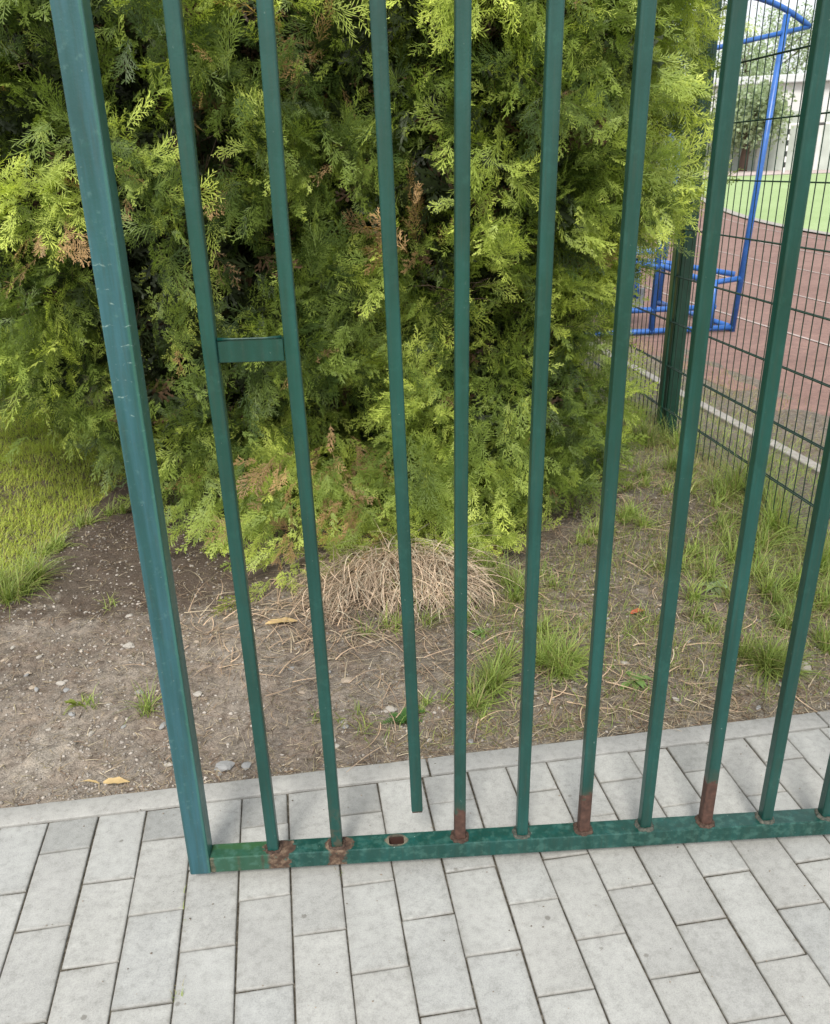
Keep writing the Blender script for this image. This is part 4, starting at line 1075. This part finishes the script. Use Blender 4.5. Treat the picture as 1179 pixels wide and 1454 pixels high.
M_red = plain('red_dry_leaf', (.48, .12, .05), .6, nscale=40)
M_tan = plain('tan_dry_leaf', (.50, .36, .17), .7, nscale=40)
def rosette(x, y, n, L, label, mat, seed):
    root = empty('leafy_weed', (x, y, float(soil_z(x, y))), label=label, category='weed'); rr = random.Random(seed)
    for i in range(n):
        a = 6.283 * i / n + rr.uniform(-.3, .3); bm = bmesh.new()
        leaf_mesh(bm, Vector((0, 0, .004)), Vector((math.cos(a), math.sin(a), rr.uniform(.2, .7))), L * rr.uniform(.7, 1.2), L * .16, .5)
        bm_obj('leaf', bm, mat, root, True)
rosette(1.16, .265, 9, .06, 'low weed with lobed leaves on grey soil behind the sixth bar', M_leaf, 1)
rosette(1.62, .70, 9, .07, 'pale broad leaved weed in the litter left of the eighth bar', M_leafp, 2)
rosette(1.88, .32, 8, .06, 'leafy weed near the kerb at the right edge', M_leaf, 3)
rosette(1.72, .48, 8, .05, 'small leafy weed among the tufts near the large pale stone', M_leaf, 5)
rosette(.80, .58, 7, .045, 'small leafy weed right of the dead grass mound', M_leaf, 6)
def fallen_leaf(x, y, rz, L, W, mat, label):
    bm = bmesh.new(); leaf_mesh(bm, Vector((-L / 2, 0, .006)), Vector((1, 0, .15)), L, W, .25)
    o = bm_obj('fallen_leaf', bm, mat, None, True); o.location = (x, y, float(soil_z(x, y)) + .008); o.rotation_euler = (.2, .1, rz); tag(o, label, 'leaf')
fallen_leaf(1.31, .60, .5, .075, .009, M_red, 'red dry leaf lying on the soil behind the sixth bar')
fallen_leaf(-.205, .105, .1, .06, .010, M_tan, 'crumpled yellow tan leaf at the kerb left of the broad post')
fallen_leaf(-.27, .115, 2.6, .06, .005, M_tan, 'narrow straw coloured leaf beside the crumpled one at the kerb')
# fallen_leaf(.45, .36, .9, .06, .012, M_tan, 'broad tan leaf in the litter near the pale pinkish stone')
fallen_leaf(.20, .74, .3, .12, .012, M_tan, 'long pale husk lying in the tangled straw')

# sprigs in the paving joints and crumbs
n = 26; xs = np.concatenate([r.normal(.0, .006, 12), r.normal(.305, .006, 8), r.normal(-.005, .006, 6)]); ys = np.concatenate([r.normal(-.485, .008, 12), r.normal(-.262, .006, 8), r.normal(-.31, .02, 6)])
V, F, Cc = strips(n, np.stack([xs, ys, np.full(n, -.003)], 1), r.uniform(0, 6.28, n), r.uniform(.008, .022, n), r.uniform(.0012, .002, n), 3, .8, gcols(n, .4, .6), r, r.normal(1.1, .3, n), .6)
o = mesh_np('joint_sprigs', V, F, M_grass, None, Cc); tag(o, kind='stuff', label='tiny grass sprigs in the paving joints')
n = 900; x = r.uniform(-1, 1.9, n); y = -.9 + .95 * r.random(n) ** .6; Vs, Fs, Cs, off = [], [], [], 0
for j in range(n):
    V, F = shp[j % 6]; s = .0006 + .0016 * r.random() ** 3; W = V * s + [x[j], y[j], .0015 + s * .3]; Vs.append(W); Fs.append(F + off); Cs.append(np.tile(np.array([.16, .13, .10]) * r.uniform(.5, 2.2), (len(V), 1))); off += len(V)
o = mesh_np('soil_crumbs', np.concatenate(Vs), np.concatenate(Fs), M_stone, None, np.concatenate(Cs)); tag(o, kind='stuff', label='soil crumbs and dust on the paving')

# ------------------------------------------------------------------ far trees
def leafy_tree(x, y, H, Rc, label, col, seed, cnt=5500):
    rr = np.random.default_rng(seed); z0 = float(field_z(np.array(x), np.array(y))) - .1
    root = empty('broadleaf_tree', (x, y, z0), label=label, category='tree', group='trees beyond the sports field')
    bm = bmesh.new(); add_tube(bm, [(0, 0, 0), (.1, 0, H * .35), (-.1, .1, H * .6), (0, 0, H * .9)], [.28, .2, .12, .03], 8)
    lr = random.Random(seed)
    for i in range(12):
        a = lr.uniform(0, 6.28); zz = lr.uniform(H * .3, H * .7); add_tube(bm, [(0, 0, zz), (math.cos(a) * Rc * .7, math.sin(a) * Rc * .7, zz + Rc * .5)], [.09, .02], 5)
    bm_obj('trunk', bm, M_bark, root, True)
    nc = 60; cc = rr.normal(0, 1, (nc, 3)); cc = norm(cc) * rr.uniform(.4, 1, (nc, 1)) * [Rc, Rc, H * .36]; cc[:, 2] += H * .62
    idx = rr.integers(0, nc, cnt); P = cc[idx] + rr.normal(0, Rc * .16, (cnt, 3)); D = norm(rr.normal(0, 1, (cnt, 3))); U = norm(np.cross(D, rr.normal(0, 1, (cnt, 3)))); s = rr.uniform(.08, .16, (cnt, 1))
    V = np.stack([P - D * s, P - U * s * .6, P + D * s, P + U * s * .6], 1).reshape(-1, 3); F = np.arange(cnt * 4).reshape(-1, 4)
    c = np.repeat(np.array(col) * rr.uniform(.6, 1.4, (cnt, 1)), 4, 0); f = mesh_np('crown', V, F, M_grass, root, c); f['kind'] = 'stuff'
for (deg, d, H, Rc, lb, cl, sd) in [(28.6, 80, 11, 3.4, 'pale green tree behind the hall, left of the tall blue post', (.32, .40, .26), 1), (30.4, 88, 14.0, 3.6, 'tallest thin crowned tree rising above the hall roof', (.32, .40, .26), 2),
                                    (21, 70, 10, 4, 'dense tree mostly hidden behind the conifers', (.12, .18, .06), 3), (29.0, 54, 4.6, 2.4, 'small pale tree standing before the boundary wall left of the blue post', (.30, .37, .24), 6), (42, 84, 11, 4.5, 'dark rounded tree beyond the right end of the wall', (.2, .27, .12), 4), (36.2, 90, 13, 3.5, 'distant tree behind the hall at the right picture edge', (.32, .40, .26), 5)]:
    tx, ty = polar(rg(deg), d); leafy_tree(tx, ty, H, Rc, lb, cl, sd)
